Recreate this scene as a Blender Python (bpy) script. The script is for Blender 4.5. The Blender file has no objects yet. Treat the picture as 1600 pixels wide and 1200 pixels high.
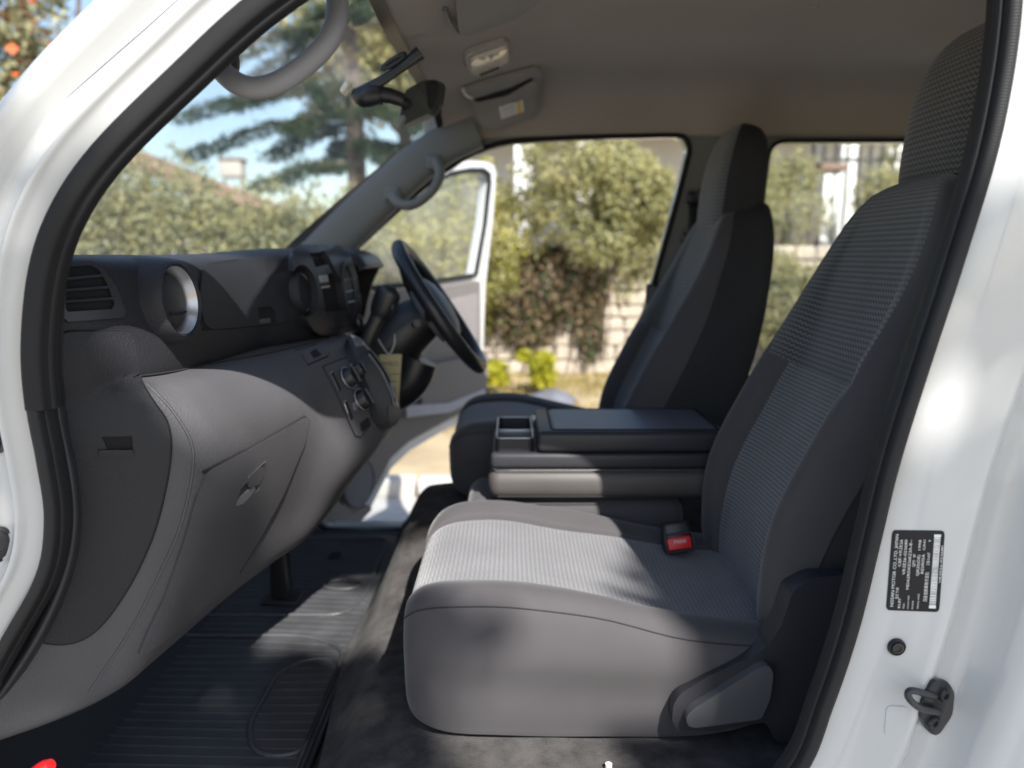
import bpy, bmesh, math, random
import numpy as np
from mathutils import Vector, Matrix
from mathutils.bvhtree import BVHTree
from mathutils.geometry import delaunay_2d_cdt

# ------------------------------------------------------------------ camera, sky, sun, exposure
S = bpy.context.scene
C = S.collection
CAM = Vector((0.0, -0.85, 1.55))
PITCH = math.radians(9.5)
FPX = 1200.0                                   # focal length in pixels of the 1600 px wide photograph
cd = bpy.data.cameras.new('camera')
cam = bpy.data.objects.new('camera', cd); C.objects.link(cam)
cam.location = CAM
cam.rotation_euler = (math.pi / 2 - PITCH, 0, 0)
cd.sensor_width = 36.0; cd.lens = 36.0 * FPX / 1600.0
cd.clip_start = 0.02; cd.clip_end = 2000
cd.dof.use_dof = True; cd.dof.focus_distance = 1.06; cd.dof.aperture_fstop = 2.7
S.camera = cam
SUN_EL = math.radians(46.0)
SUN_H = Vector((0.41, -0.91))                  # horizontal direction towards the sun
w = bpy.data.worlds.new('World'); S.world = w; w.use_nodes = True
nt = w.node_tree; nt.nodes.clear()
sky = nt.nodes.new('ShaderNodeTexSky'); sky.sky_type = 'NISHITA'; sky.sun_disc = False
sky.sun_elevation = SUN_EL; sky.sun_rotation = math.atan2(SUN_H.x, SUN_H.y)
sky.air_density = 1.1; sky.dust_density = 1.2
bg = nt.nodes.new('ShaderNodeBackground'); bg.inputs[1].default_value = 0.10
wo = nt.nodes.new('ShaderNodeOutputWorld')
nt.links.new(sky.outputs[0], bg.inputs[0]); nt.links.new(bg.outputs[0], wo.inputs[0])
sl = bpy.data.lights.new('sun', 'SUN'); sl.energy = 5.0; sl.angle = math.radians(0.53); sl.color = (1.0, 0.965, 0.91)
so = bpy.data.objects.new('sun', sl); C.objects.link(so)
sdir = Vector((SUN_H.x * math.cos(SUN_EL), SUN_H.y * math.cos(SUN_EL), math.sin(SUN_EL))).normalized()
so.rotation_euler = sdir.to_track_quat('Z', 'Y').to_euler(); so.location = (3, -6, 9)
S.view_settings.view_transform = 'Standard'; S.view_settings.look = 'None'
S.view_settings.exposure = 1.2; S.view_settings.gamma = 1.0
S.cycles.use_denoising = True
S.cycles.max_bounces = 8; S.cycles.diffuse_bounces = 5; S.cycles.glossy_bounces = 4
S.cycles.transparent_max_bounces = 16; S.cycles.caustics_reflective = False; S.cycles.caustics_refractive = False
S.cycles.sample_clamp_indirect = 6.0

# ------------------------------------------------------------------ helpers
RND = random.Random(7)
_c, _s = math.cos(PITCH), math.sin(PITCH)
def ray(px, py):
    r = (px - 800.0) / FPX; u = (600.0 - py) / FPX
    return Vector((r, _c + u * _s, -_s + u * _c))
def W(px, py, Y):                              # the point of the place that stands at depth Y on that sight line
    d = ray(px, py); return CAM + d * ((Y - CAM.y) / d.y)
def WP(px, py, p0, n):
    d = ray(px, py); return CAM + d * ((Vector(p0) - CAM).dot(n) / d.dot(n))

ORG = {}
def origin_of(o):
    return ORG.get(o.name, Vector((0, 0, 0)))
def thing(name, label, cat, loc=(0, 0, 0), group=None, kind=None):
    o = bpy.data.objects.new(name, None); C.objects.link(o); o.location = loc
    o.empty_display_size = 0.05
    ORG[o.name] = Vector(loc); o['label'] = label; o['category'] = cat
    if group: o['group'] = group
    if kind: o['kind'] = kind
    return o
def tag(o, label, cat, group=None, kind=None):
    o['label'] = label; o['category'] = cat
    if group: o['group'] = group
    if kind: o['kind'] = kind
    return o
def build(name, verts, faces, mat, parent=None, smooth=True, uv=None, base=None, label=None):
    me = bpy.data.meshes.new(name)
    org = origin_of(parent) if parent is not None else (Vector(base) if base is not None else Vector((0, 0, 0)))
    me.from_pydata([tuple(Vector(v) - org) for v in verts], [], faces)
    me.update()
    if smooth:
        me.polygons.foreach_set('use_smooth', [True] * len(me.polygons))
    if uv is not None:
        l = me.uv_layers.new(name='uv')
        for lp in me.loops: l.data[lp.index].uv = uv[lp.vertex_index]
    for m in (mat if isinstance(mat, (list, tuple)) else [mat]): me.materials.append(m)
    o = bpy.data.objects.new(name, me); C.objects.link(o)
    if parent is not None: o.parent = parent
    else: o.location = org
    ORG[o.name] = org
    if label: o['label'] = label
    return o
def fixn(o):
    bm = bmesh.new(); bm.from_mesh(o.data); bmesh.ops.recalc_face_normals(bm, faces=bm.faces); bm.to_mesh(o.data); bm.free(); return o
def autosmooth(o, ang=40):
    me = o.data
    bm = bmesh.new(); bm.from_mesh(me)
    for e in bm.edges:
        if len(e.link_faces) == 2 and e.calc_face_angle(0) > math.radians(ang): e.smooth = False
    for f in bm.faces: f.smooth = True
    bm.to_mesh(me); bm.free(); return o

def cr(P, n, closed=False):                    # Catmull-Rom through the points, n steps a segment
    P = np.asarray(P, float); m = len(P); out = []
    segs = m if closed else m - 1
    for i in range(segs):
        if closed: a, b, c, d = P[(i - 1) % m], P[i], P[(i + 1) % m], P[(i + 2) % m]
        else:
            b, c = P[i], P[i + 1]
            a = P[i - 1] if i > 0 else 2 * b - c
            d = P[i + 2] if i + 2 < m else 2 * c - b
        for k in range(n):
            t = k / n
            out.append(0.5 * (2 * b + (c - a) * t + (2 * a - 5 * b + 4 * c - d) * t * t + (3 * b - a - 3 * c + d) * t ** 3))
    if not closed: out.append(P[-1])
    return np.array(out)
def cr2(G, nu, nv, closed_v=False):
    G = np.asarray(G, float)
    A = cr(G, nu)
    return np.swapaxes(cr(np.swapaxes(A, 0, 1), nv, closed_v), 0, 1)
def grid_data(G, closed_v=False):
    a, b = G.shape[:2]
    V = [tuple(p) for p in G.reshape(-1, 3)]
    F = []
    for i in range(a - 1):
        for j in range(b if closed_v else b - 1):
            F.append((i * b + j, i * b + (j + 1) % b, (i + 1) * b + (j + 1) % b, (i + 1) * b + j))
    return V, F
def grid_uv(G):
    a, b = G.shape[:2]
    du = np.linalg.norm(np.diff(G, axis=0), axis=2).mean(axis=1); dv = np.linalg.norm(np.diff(G, axis=1), axis=2).max(axis=0)
    U = np.concatenate([[0], np.cumsum(du)]); Vv = np.concatenate([[0], np.cumsum(dv)])
    return [(Vv[j], U[i]) for i in range(a) for j in range(b)]
def sheet(name, G, mat, parent=None, closed_v=False, flip=False, thick=0.0, base=None, label=None):
    V, F = grid_data(G, closed_v)
    if flip: F = [f[::-1] for f in F]
    uv = grid_uv(G)
    o = build(name, V, F, mat, parent, uv=uv, base=base, label=label)
    if thick:
        m = o.modifiers.new('thickness', 'SOLIDIFY'); m.thickness = thick; m.offset = -1
    return o
def bvh_of(G, closed_v=False):
    V, F = grid_data(G, closed_v); return BVHTree.FromPolygons([Vector(v) for v in V], F)
class Multi:                                   # several surfaces hit by one sight line, the nearest wins
    def __init__(s, *b): s.b = b
    def hit(s, px, py):
        d = ray(px, py).normalized(); best = None
        for b in s.b:
            l, n, i, t = b.ray_cast(CAM, d)
            if l is not None and (best is None or t < best[2]): best = (l, n if n.dot(d) < 0 else -n, t)
        return best
def roundpoly(P, r, n=5):
    P = [Vector(p[:2]) for p in P]; out = []; m = len(P)
    for i in range(m):
        a, b, c = P[i - 1], P[i], P[(i + 1) % m]
        u, v = (a - b), (c - b); lu, lv = u.length, v.length
        k = min(r, lu * .45, lv * .45)
        p, q = b + u / lu * k, b + v / lv * k
        for j in range(n + 1):
            t = j / n; out.append((p * (1 - t) + b * t) * (1 - t) + (b * (1 - t) + q * t) * t)
    return out
def resample(P, step, closed=True):
    out = []; m = len(P)
    for i in range(m if closed else m - 1):
        a, b = Vector(P[i]), Vector(P[(i + 1) % m]); k = max(1, int((b - a).length / step))
        for j in range(k): out.append(a + (b - a) * j / k)
    if not closed: out.append(Vector(P[-1]))
    return out
def inside(p, poly):
    x, y = p[0], p[1]; c = False; m = len(poly)
    for i in range(m):
        a, b = poly[i], poly[i - 1]
        if (a[1] > y) != (b[1] > y) and x < (b[0] - a[0]) * (y - a[1]) / (b[1] - a[1]) + a[0]: c = not c
    return c
def fill2d(outline, holes=(), step=None):
    pts = [Vector(p) for p in outline]; edges = []; n = len(pts)
    edges += [(i, (i + 1) % n) for i in range(n)]
    for h in holes:
        b = len(pts); pts += [Vector(p) for p in h]; edges += [(b + i, b + (i + 1) % len(h)) for i in range(len(h))]
    nb = len(pts)
    if step:
        xs = [p.x for p in pts]; ys = [p.y for p in pts]
        y = min(ys) + step / 2
        while y < max(ys):
            x = min(xs) + step / 2
            while x < max(xs):
                if inside((x, y), outline) and not any(inside((x, y), h) for h in holes):
                    if min((Vector((x, y)) - q).length for q in pts[:nb]) > step * .45: pts.append(Vector((x, y)))
                x += step
            y += step
    v, e, f, ov, oe, of = delaunay_2d_cdt(pts, edges, [], 0, 1e-7)
    F = []
    for t in f:
        c = sum((v[i] for i in t), Vector((0, 0))) / len(t)
        if inside(c, outline) and not any(inside(c, h) for h in holes): F.append(tuple(t))
    return v, F
def solid(top, bot, F):                        # a shell between two vertex lists that share faces
    n = len(top); from collections import Counter
    cnt = Counter()
    for f in F:
        for i in range(len(f)): cnt[(f[i], f[(i + 1) % len(f)])] += 1
    FF = [tuple(f) for f in F] + [tuple(i + n for i in f[::-1]) for f in F]
    for (a, b) in cnt:
        if (b, a) not in cnt: FF.append((a, a + n, b + n, b))
    return list(top) + list(bot), FF
def patch(name, outline, surf, off, thick, mat, parent, r=0, holes=(), step=10, base=None, label=None, crown=0.0, curve=False):
    """a panel lying on a surface: its outline is given along the sight lines, it follows the surface at a height off"""
    ol = roundpoly(outline, r) if r else [Vector(p) for p in outline]
    if curve: ol = [Vector(p) for p in cr([tuple(p) for p in outline], 5, True)]
    ol = resample(ol, step)
    hs = [resample(h, step) for h in holes]
    v, F = fill2d(ol, hs, step)
    top, bot, last = [], [], None
    H = [surf.hit(p.x, p.y) for p in v]
    good = [h for h in H if h]
    for p, h in zip(v, H):
        if h is None:
            h = min(((q.x - p.x) ** 2 + (q.y - p.y) ** 2, k) for k, q in enumerate(v) if H[k])[1]; h = H[h]
            d = ray(p.x, p.y); t = (h[0] - CAM).dot(h[1]) / d.dot(h[1]); h = (CAM + d * t, h[1])
        o_ = off
        if crown:
            dist = min((p - q).length for q in ol); o_ += crown * min(1, dist / 25.0)
        top.append(h[0] + h[1] * o_); bot.append(h[0] + h[1] * (off - thick))
    V, FF = solid(top, bot, F)
    o = build(name, V, FF, mat, parent, base=base, label=label)
    fixn(o); autosmooth(o, 50); return o
def line_on(name, pts, surf, r, mat, parent, closed=False, off=0.0, step=10, smooth=True):
    P = [Vector(p) for p in pts]
    if smooth: P = [Vector(p) for p in cr([tuple(p) for p in P], 6, closed)]
    P = resample(P, step, closed)
    Q = [surf.hit(p.x, p.y) for p in P]; Q = [h[0] + h[1] * off for h in Q if h]
    return tube(name, Q, r, mat, parent, n=6, closed=closed)
def frames(P, closed=False):
    n = len(P); T = []
    for i in range(n):
        a = P[i - 1] if (i > 0 or closed) else P[i]; b = P[(i + 1) % n] if (i < n - 1 or closed) else P[i]
        T.append((b - a).normalized() if (b - a).length > 1e-9 else Vector((0, 0, 1)))
    up = Vector((0, 1, 0)) if abs(T[0].y) < .9 else Vector((1, 0, 0))
    N = []
    for t in T:
        u = up - t * up.dot(t); u.normalize(); up = u; N.append(u)
    return T, N
def tube(name, P, r, mat, parent=None, n=12, closed=False, base=None, flat=1.0, smoothn=0, label=None):
    P = [Vector(p) for p in P]
    R = list(r) if isinstance(r, (list, tuple)) else [r] * len(P)
    if smoothn:
        A = cr([tuple(p) + (R[i],) for i, p in enumerate(P)], smoothn, closed)
        P = [Vector(a[:3]) for a in A]; R = [a[3] for a in A]
    T, N = frames(P, closed); V, F = [], []
    for p, t, u, rr in zip(P, T, N, R):
        b = t.cross(u)
        for k in range(n):
            a = 2 * math.pi * k / n; V.append(p + (u * math.cos(a) * flat + b * math.sin(a)) * rr)
    m = len(P)
    for i in range(m if closed else m - 1):
        for k in range(n):
            F.append((i * n + k, i * n + (k + 1) % n, ((i + 1) % m) * n + (k + 1) % n, ((i + 1) % m) * n + k))
    if not closed:
        F.append(tuple(range(n))[::-1]); F.append(tuple((m - 1) * n + k for k in range(n)))
    o = build(name, V, F, mat, parent, base=base, label=label); fixn(o); autosmooth(o, 55); return o
def lathe(name, prof, center, axis, mat, parent=None, n=40, sy=1.0, base=None, up=Vector((0, 0, 1)), label=None, cap=False):
    ax = Vector(axis).normalized(); u = up - ax * up.dot(ax); u.normalize(); v = ax.cross(u)
    V, F = [], []; m = len(prof)
    for (r, h) in prof:
        for k in range(n):
            a = 2 * math.pi * k / n; V.append(Vector(center) + ax * h + (u * math.cos(a) * sy + v * math.sin(a)) * r)
    for i in range(m - 1):
        for k in range(n): F.append((i * n + k, i * n + (k + 1) % n, (i + 1) * n + (k + 1) % n, (i + 1) * n + k))
    if cap and prof[0][0] > 1e-6: F.append(tuple(range(n)))
    if cap and prof[-1][0] > 1e-6: F.append(tuple((m - 1) * n + k for k in range(n)))
    o = build(name, V, F, mat, parent, base=base, label=label)
    bm = bmesh.new(); bm.from_mesh(o.data); bmesh.ops.remove_doubles(bm, verts=bm.verts, dist=1e-6)
    bmesh.ops.recalc_face_normals(bm, faces=bm.faces); bm.to_mesh(o.data); bm.free()
    autosmooth(o, 45); return o
def rbox(name, cen, size, bev, mat, parent=None, rot=None, seg=3, base=None, taper=None, label=None):
    bm = bmesh.new(); bmesh.ops.create_cube(bm, size=1.0)
    for v in bm.verts:
        v.co = Vector((v.co.x * size[0], v.co.y * size[1], v.co.z * size[2]))
        if taper and v.co.z > 0: v.co.x *= taper[0]; v.co.y *= taper[1]
    if bev: bmesh.ops.bevel(bm, geom=list(bm.edges), offset=bev, segments=seg, profile=.5, affect='EDGES', clamp_overlap=True)
    M = (rot.to_matrix() if hasattr(rot, 'to_matrix') else rot) if rot is not None else Matrix.Identity(3)
    V = [M @ v.co + Vector(cen) for v in bm.verts]; bm.verts.index_update()
    F = [tuple(v.index for v in f.verts) for f in bm.faces]; bm.free()
    o = build(name, V, F, mat, parent, base=base, label=label); autosmooth(o, 35); return o
def prism(name, outline, f3, d, mat, parent=None, holes=(), bev=0.0, step=None, base=None, label=None):
    """outline in 2-D, f3 maps a 2-D point to the front face in 3-D, d is the vector to the back face"""
    v, F = fill2d([Vector(p) for p in outline], [[Vector(q) for q in h] for h in holes], step)
    top = [Vector(f3(p)) for p in v]; bot = [p + Vector(d) for p in top]
    V, FF = solid(top, bot, F); o = build(name, V, FF, mat, parent, base=base, label=label); fixn(o); autosmooth(o, 40)
    if bev:
        m = o.modifiers.new('edge', 'BEVEL'); m.width = bev; m.segments = 2; m.limit_method = 'ANGLE'; m.angle_limit = math.radians(50)
    return o

# ------------------------------------------------------------------ materials
MATS = {}
def mat(name, col, rough=.6, var=.12, vscale=6.0, bump=None, metal=0.0, spec=.5, coat=0.0, sheen=0.0, col2=None, rvar=.08, dist=.0006):
    m = bpy.data.materials.new(name); m.use_nodes = True; t = m.node_tree; n = t.nodes; L = t.links.new
    b = n['Principled BSDF']; tc = n.new('ShaderNodeTexCoord')
    no = n.new('ShaderNodeTexNoise'); no.inputs['Scale'].default_value = vscale; no.inputs['Detail'].default_value = 6; no.inputs['Roughness'].default_value = .6
    L(tc.outputs['Object'], no.inputs['Vector'])
    mx = n.new('ShaderNodeMix'); mx.data_type = 'RGBA'
    c = Vector(col)
    mx.inputs[6].default_value = tuple(c * (1 - var)) + (1,); mx.inputs[7].default_value = tuple(Vector(col2) if col2 else c * (1 + var)) + (1,)
    rp = n.new('ShaderNodeMapRange'); rp.inputs[1].default_value = .3; rp.inputs[2].default_value = .7
    L(no.outputs['Fac'], rp.inputs[0]); L(rp.outputs[0], mx.inputs[0]); L(mx.outputs[2], b.inputs['Base Color'])
    rr = n.new('ShaderNodeMapRange'); rr.inputs[3].default_value = max(0, rough - rvar); rr.inputs[4].default_value = min(1, rough + rvar)
    L(no.outputs['Fac'], rr.inputs[0]); L(rr.outputs[0], b.inputs['Roughness'])
    b.inputs['Metallic'].default_value = metal; b.inputs['Specular IOR Level'].default_value = spec
    b.inputs['Coat Weight'].default_value = coat; b.inputs['Coat Roughness'].default_value = .06
    b.inputs['Sheen Weight'].default_value = sheen; b.inputs['Sheen Roughness'].default_value = .4
    if bump:
        k, st = bump
        if k < 0:
            vo = n.new('ShaderNodeTexVoronoi'); vo.inputs['Scale'].default_value = -k; h = vo.outputs['Distance']
        else:
            vo = n.new('ShaderNodeTexNoise'); vo.inputs['Scale'].default_value = k; vo.inputs['Detail'].default_value = 3; h = vo.outputs['Fac']
        L(tc.outputs['Object'], vo.inputs['Vector'])
        bp = n.new('ShaderNodeBump'); bp.inputs['Strength'].default_value = st; bp.inputs['Distance'].default_value = dist
        L(h, bp.inputs['Height']); L(bp.outputs[0], b.inputs['Normal'])
    MATS[name] = m; return m
def knit(name, ca, cb, row=.0075, wave=.010, amp=.0022, rough=.85, strength=.9, dots=False):
    """woven zig-zag fabric; rows run across the UV map, which is laid out in metres"""
    m = bpy.data.materials.new(name); m.use_nodes = True; t = m.node_tree; n = t.nodes; L = t.links.new
    b = n['Principled BSDF']; uv = n.new('ShaderNodeUVMap'); sp = n.new('ShaderNodeSeparateXYZ'); L(uv.outputs[0], sp.inputs[0])
    def M(op, a, bb=None):
        q = n.new('ShaderNodeMath'); q.operation = op
        for i, x in enumerate((a, bb)):
            if x is None: continue
            if isinstance(x, (int, float)): q.inputs[i].default_value = x
            else: L(x, q.inputs[i])
        return q.outputs[0]
    zig = M('PINGPONG', sp.outputs[0], wave / 2)
    v = M('ADD', sp.outputs[1], M('MULTIPLY', zig, amp / (wave / 2)))
    s = M('SINE', M('MULTIPLY', v, 2 * math.pi / row))
    h = M('MULTIPLY', M('ADD', s, 1.0), .5)
    if dots:
        g = M('MULTIPLY', M('ADD', M('SINE', M('MULTIPLY', sp.outputs[0], 2 * math.pi / (wave * .8))), 1.0), .5)
        h = M('MULTIPLY', M('ADD', h, g), .5)
    no = n.new('ShaderNodeTexNoise'); no.inputs['Scale'].default_value = 9; no.inputs['Detail'].default_value = 5
    tc = n.new('ShaderNodeTexCoord'); L(tc.outputs['Object'], no.inputs['Vector'])
    mx = n.new('ShaderNodeMix'); mx.data_type = 'RGBA'; mx.inputs[6].default_value = tuple(ca) + (1,); mx.inputs[7].default_value = tuple(cb) + (1,)
    L(M('MULTIPLY', h, M('ADD', M('MULTIPLY', no.outputs['Fac'], 1.1), .42)), mx.inputs[0]); L(mx.outputs[2], b.inputs['Base Color'])
    b.inputs['Roughness'].default_value = rough; b.inputs['Specular IOR Level'].default_value = .3; b.inputs['Sheen Weight'].default_value = .25
    bp = n.new('ShaderNodeBump'); bp.inputs['Strength'].default_value = strength; bp.inputs['Distance'].default_value = .0012
    L(h, bp.inputs['Height']); L(bp.outputs[0], b.inputs['Normal'])
    MATS[name] = m; return m
def ribbed(name, col, pitch=.0032, rough=.55):
    m = mat(name, col, rough, bump=(700, .15), spec=.25); t = m.node_tree; n = t.nodes; L = t.links.new
    uv = n.new('ShaderNodeUVMap'); sp = n.new('ShaderNodeSeparateXYZ'); L(uv.outputs[0], sp.inputs[0])
    q = n.new('ShaderNodeMath'); q.operation = 'MULTIPLY'; q.inputs[1].default_value = 2 * math.pi / pitch; L(sp.outputs[1], q.inputs[0])
    s = n.new('ShaderNodeMath'); s.operation = 'SINE'; L(q.outputs[0], s.inputs[0])
    bp = n.new('ShaderNodeBump'); bp.inputs['Strength'].default_value = .14; bp.inputs['Distance'].default_value = .001
    L(s.outputs[0], bp.inputs['Height']); L(bp.outputs[0], n['Principled BSDF'].inputs['Normal']); return m
def glass(name, tint=(1, 1, 1), refl=.08):
    m = bpy.data.materials.new(name); m.use_nodes = True; t = m.node_tree; n = t.nodes; L = t.links.new
    n.remove(n['Principled BSDF']); tr = n.new('ShaderNodeBsdfTransparent'); tr.inputs[0].default_value = tuple(tint) + (1,)
    gl = n.new('ShaderNodeBsdfGlossy'); gl.inputs['Roughness'].default_value = .02
    lw = n.new('ShaderNodeLayerWeight'); lw.inputs[0].default_value = .5
    pw = n.new('ShaderNodeMath'); pw.operation = 'POWER'; pw.inputs[1].default_value = 5.0; L(lw.outputs['Facing'], pw.inputs[0])
    fr = n.new('ShaderNodeMath'); fr.operation = 'MULTIPLY_ADD'; fr.inputs[1].default_value = .8; fr.inputs[2].default_value = refl * .5; L(pw.outputs[0], fr.inputs[0])
    mx = n.new('ShaderNodeMixShader'); L(fr.outputs[0], mx.inputs[0]); L(tr.outputs[0], mx.inputs[1]); L(gl.outputs[0], mx.inputs[2])
    df = n.new('ShaderNodeBsdfDiffuse'); df.inputs[0].default_value = (.8, .8, .78, 1); tl = n.new('ShaderNodeBsdfTranslucent'); tl.inputs[0].default_value = (.8, .8, .78, 1)
    ad = n.new('ShaderNodeMixShader'); ad.inputs[0].default_value = .5; L(df.outputs[0], ad.inputs[1]); L(tl.outputs[0], ad.inputs[2])
    tc = n.new('ShaderNodeTexCoord'); no = n.new('ShaderNodeTexNoise'); no.inputs['Scale'].default_value = 7; no.inputs['Detail'].default_value = 6; L(tc.outputs['Object'], no.inputs['Vector'])
    mr = n.new('ShaderNodeMapRange'); mr.inputs[1].default_value = .3; mr.inputs[2].default_value = .75; mr.inputs[3].default_value = .03; mr.inputs[4].default_value = .12; L(no.outputs['Fac'], mr.inputs[0])
    du = n.new('ShaderNodeMixShader'); L(mr.outputs[0], du.inputs[0]); L(mx.outputs[0], du.inputs[1]); L(ad.outputs[0], du.inputs[2])   # whitish dust film, mixed in as a haze that pales the view
    L(du.outputs[0], n['Material Output'].inputs[0]); MATS[name] = m; return m
def leafmat(name, a, b, scale=1.2, trans=.35):
    m = bpy.data.materials.new(name); m.use_nodes = True; t = m.node_tree; n = t.nodes; L = t.links.new
    p = n['Principled BSDF']; tc = n.new('ShaderNodeTexCoord'); no = n.new('ShaderNodeTexNoise'); no.inputs['Scale'].default_value = scale; no.inputs['Detail'].default_value = 8; no.inputs['Roughness'].default_value = .75
    L(tc.outputs['Object'], no.inputs['Vector'])
    rp = n.new('ShaderNodeMapRange'); rp.inputs[1].default_value = .35; rp.inputs[2].default_value = .65; L(no.outputs['Fac'], rp.inputs[0])
    mx = n.new('ShaderNodeMix'); mx.data_type = 'RGBA'; mx.inputs[6].default_value = tuple(a) + (1,); mx.inputs[7].default_value = tuple(b) + (1,)
    L(rp.outputs[0], mx.inputs[0]); L(mx.outputs[2], p.inputs['Base Color']); p.inputs['Roughness'].default_value = .6; p.inputs['Specular IOR Level'].default_value = .3
    tl = n.new('ShaderNodeBsdfTranslucent'); L(mx.outputs[2], tl.inputs[0])
    ms = n.new('ShaderNodeMixShader'); ms.inputs[0].default_value = trans; L(p.outputs[0], ms.inputs[1]); L(tl.outputs[0], ms.inputs[2])
    L(ms.outputs[0], n['Material Output'].inputs[0]); MATS[name] = m; return m

M_WHITE = mat('white paint', (.50, .505, .50), .22, var=.02, coat=.6, rvar=.03)
M_RUB = mat('black rubber', (.014, .014, .015), .6, spec=.22, bump=(500, .12))
M_RUBR = ribbed('ribbed rubber', (.018, .018, .019))
M_CHAR = mat('charcoal plastic', (.021, .021, .025), .52, spec=.28, var=.1, bump=(380, .8), dist=.0014)
M_CHARS = mat('smooth charcoal plastic', (.030, .030, .035), .42, spec=.35, bump=(800, .12))
M_GREY = mat('grey dash plastic', (.072, .070, .075), .5, var=.09, bump=(380, .7), dist=.0011, spec=.35)
M_BLACK = mat('black plastic', (.016, .016, .018), .38, bump=(600, .1))
M_VOID = mat('painted cavity shade', (.006, .006, .007), .9)  # near-black colour in place of the shade inside slots, ducts and holes
M_SILV = mat('silver plastic', (.45, .45, .47), .3, metal=.7, var=.04)
M_LINE = mat('painted gap shade', (.008, .008, .009), .9)  # black beads laid along edges as the shade of gaps and grooves
M_TRIM = mat('grey green trim', (.15, .155, .148), .6, var=.05, bump=(500, .2))
M_DOORT = mat('door trim', (.15, .135, .13), .6, var=.05, bump=(500, .2))
M_HEAD = mat('headliner felt', (.36, .325, .29), .95, var=.05, vscale=3, bump=(900, .4), spec=.1)
M_SIDE = mat('seat side cloth', (.062, .058, .061), .85, var=.08, bump=(1300, .5), sheen=.25, spec=.25)
M_BACKC = mat('seat back cloth', (.03, .03, .033), .9, bump=(1300, .4), spec=.2)
M_K1 = knit('seat knit coarse', (.028, .029, .031), (.12, .123, .127), .0095, .011, .0035)
M_K2 = knit('seat knit fine', (.045, .047, .053), (.17, .178, .19), .0075, .009, .0028)
M_K3 = knit('cushion knit', (.062, .062, .068), (.20, .20, .21), .008, .009, .0026, dots=True)
M_LEVER = mat('lever plastic', (.075, .075, .08), .42, bump=(500, .25))
M_STITCH = mat('dark thread', (.022, .021, .022), .9)
M_CARP = mat('carpet pile', (.055, .051, .050), 1.0, var=.5, vscale=25, bump=(500, 1.0), spec=.05, sheen=.08, dist=.003)
M_MAT = mat('rubber mat', (.05, .051, .055), .45, var=.25, vscale=12, bump=(300, .25), rvar=.14)
M_FLOOR = mat('floor lining', (.03, .03, .032), .8, bump=(400, .4))
M_VINYL = mat('console vinyl', (.065, .058, .056), .55, bump=(700, .3))
M_LIDT = mat('brushed lid insert', (.10, .11, .14), .4, var=.15, vscale=25, bump=(500, .2))
M_RED = mat('red plastic', (.62, .02, .025), .35, var=.03)
M_PAPER = mat('buff paper', (.52, .46, .26), .8, var=.06)
M_WPAPER = mat('white paper', (.7, .69, .66), .7, var=.03)
M_YEL = mat('yellow print', (.75, .5, .08), .7, var=.03)
M_INK = mat('grey ink', (.12, .11, .1), .8)
M_STRING = mat('white string', (.7, .7, .68), .9)
M_BLUE = mat('blue plastic', (.05, .2, .62), .4)
M_PLATE = mat('label black', (.010, .010, .013), .5, var=.05, spec=.3)
M_SILK = mat('label print', (.72, .72, .7), .45, var=.03)
M_STEEL = mat('dark steel', (.05, .05, .055), .42, metal=.6, bump=(300, .2))
M_MIRB = mat('mirror back', (.05, .06, .06), .28, var=.05)
M_LENS = mat('clear lamp lens', (.68, .63, .52), .15, var=.12, vscale=60, coat=.8)
M_GLASS = glass('window glass', (.97, .985, .98))
# ------------------------------------------------------------------ the van's shell
van = thing('cargo_van', 'white van body with open doorway, black door seals and grey cabin lining', 'van', (0, 0.75, 0), kind='thing')
def xz(px, py, Y=0.0):
    p = W(px, py, Y); return (p.x, p.z)
A_PX = [(405, -12), (270, 110), (150, 230), (85, 325), (52, 420), (40, 540), (47, 640), (62, 720), (74, 810), (60, 900), (0, 1010), (-80, 1160)]
B_PX = [(1592, -10), (1562, 200), (1504, 400), (1452, 560), (1402, 720), (1370, 850), (1338, 980), (1298, 1100), (1250, 1212)]
Apts = [xz(*p) for p in A_PX]; Bpts = [xz(*p) for p in B_PX]
loop = Apts[::-1] + [(-.12, 1.905), (.0, 1.965), (.2, 1.985), (.4, 1.98), (.505, 1.93)] + Bpts + [(.26, .80), (.15, .73), (-.1, .70), (-.45, .70), (-.66, .74), (-.73, .84)]
nA, nT = len(Apts), 5
D_ = cr([(x, 0, z) for x, z in loop], 6, True)
path = [Vector(p) for p in D_]; NP = len(path)
cent = Vector((0, 0, 1.3))
Nrm = []
for i in range(NP):
    t = (path[(i + 1) % NP] - path[i - 1]); n_ = Vector((t.z, 0, -t.x)).normalized()
    Nrm.append(n_ if n_.dot(path[i] - cent) > 0 else -n_)
def wB(i):                                      # 0 along the front pillar, 1 along the rear pillar
    s = i / 6.0
    if s <= nA: return 0.0
    if s < nA + nT: return (s - nA) / nT
    if s < nA + nT + len(Bpts): return 1.0
    return max(0.0, 1 - (s - nA - nT - len(Bpts)) / 5)
PA = [(-.012, .022), (-.004, .018), (.004, .010), (.030, .006), (.046, -.002), (.056, -.012), (.064, -.012), (.074, .004), (.090, .016), (.112, .018), (.128, .006), (.150, -.012), (.178, -.016), (.200, .004), (.212, .035), (.214, .075), (.205, .12)]
PA = [(u * (.52 if u > 0 else 1), y * (.6 if u > .02 else 1)) for u, y in PA]
PB = [(-.012, .020), (-.004, .016), (.004, .008), (.030, .002), (.055, .001), (.082, .001), (.104, .001), (.113, .006), (.125, .018), (.142, .026), (.156, .023), (.168, .006), (.180, -.020), (.196, -.034), (.230, -.038), (.280, -.039), (.330, -.039)]
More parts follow.
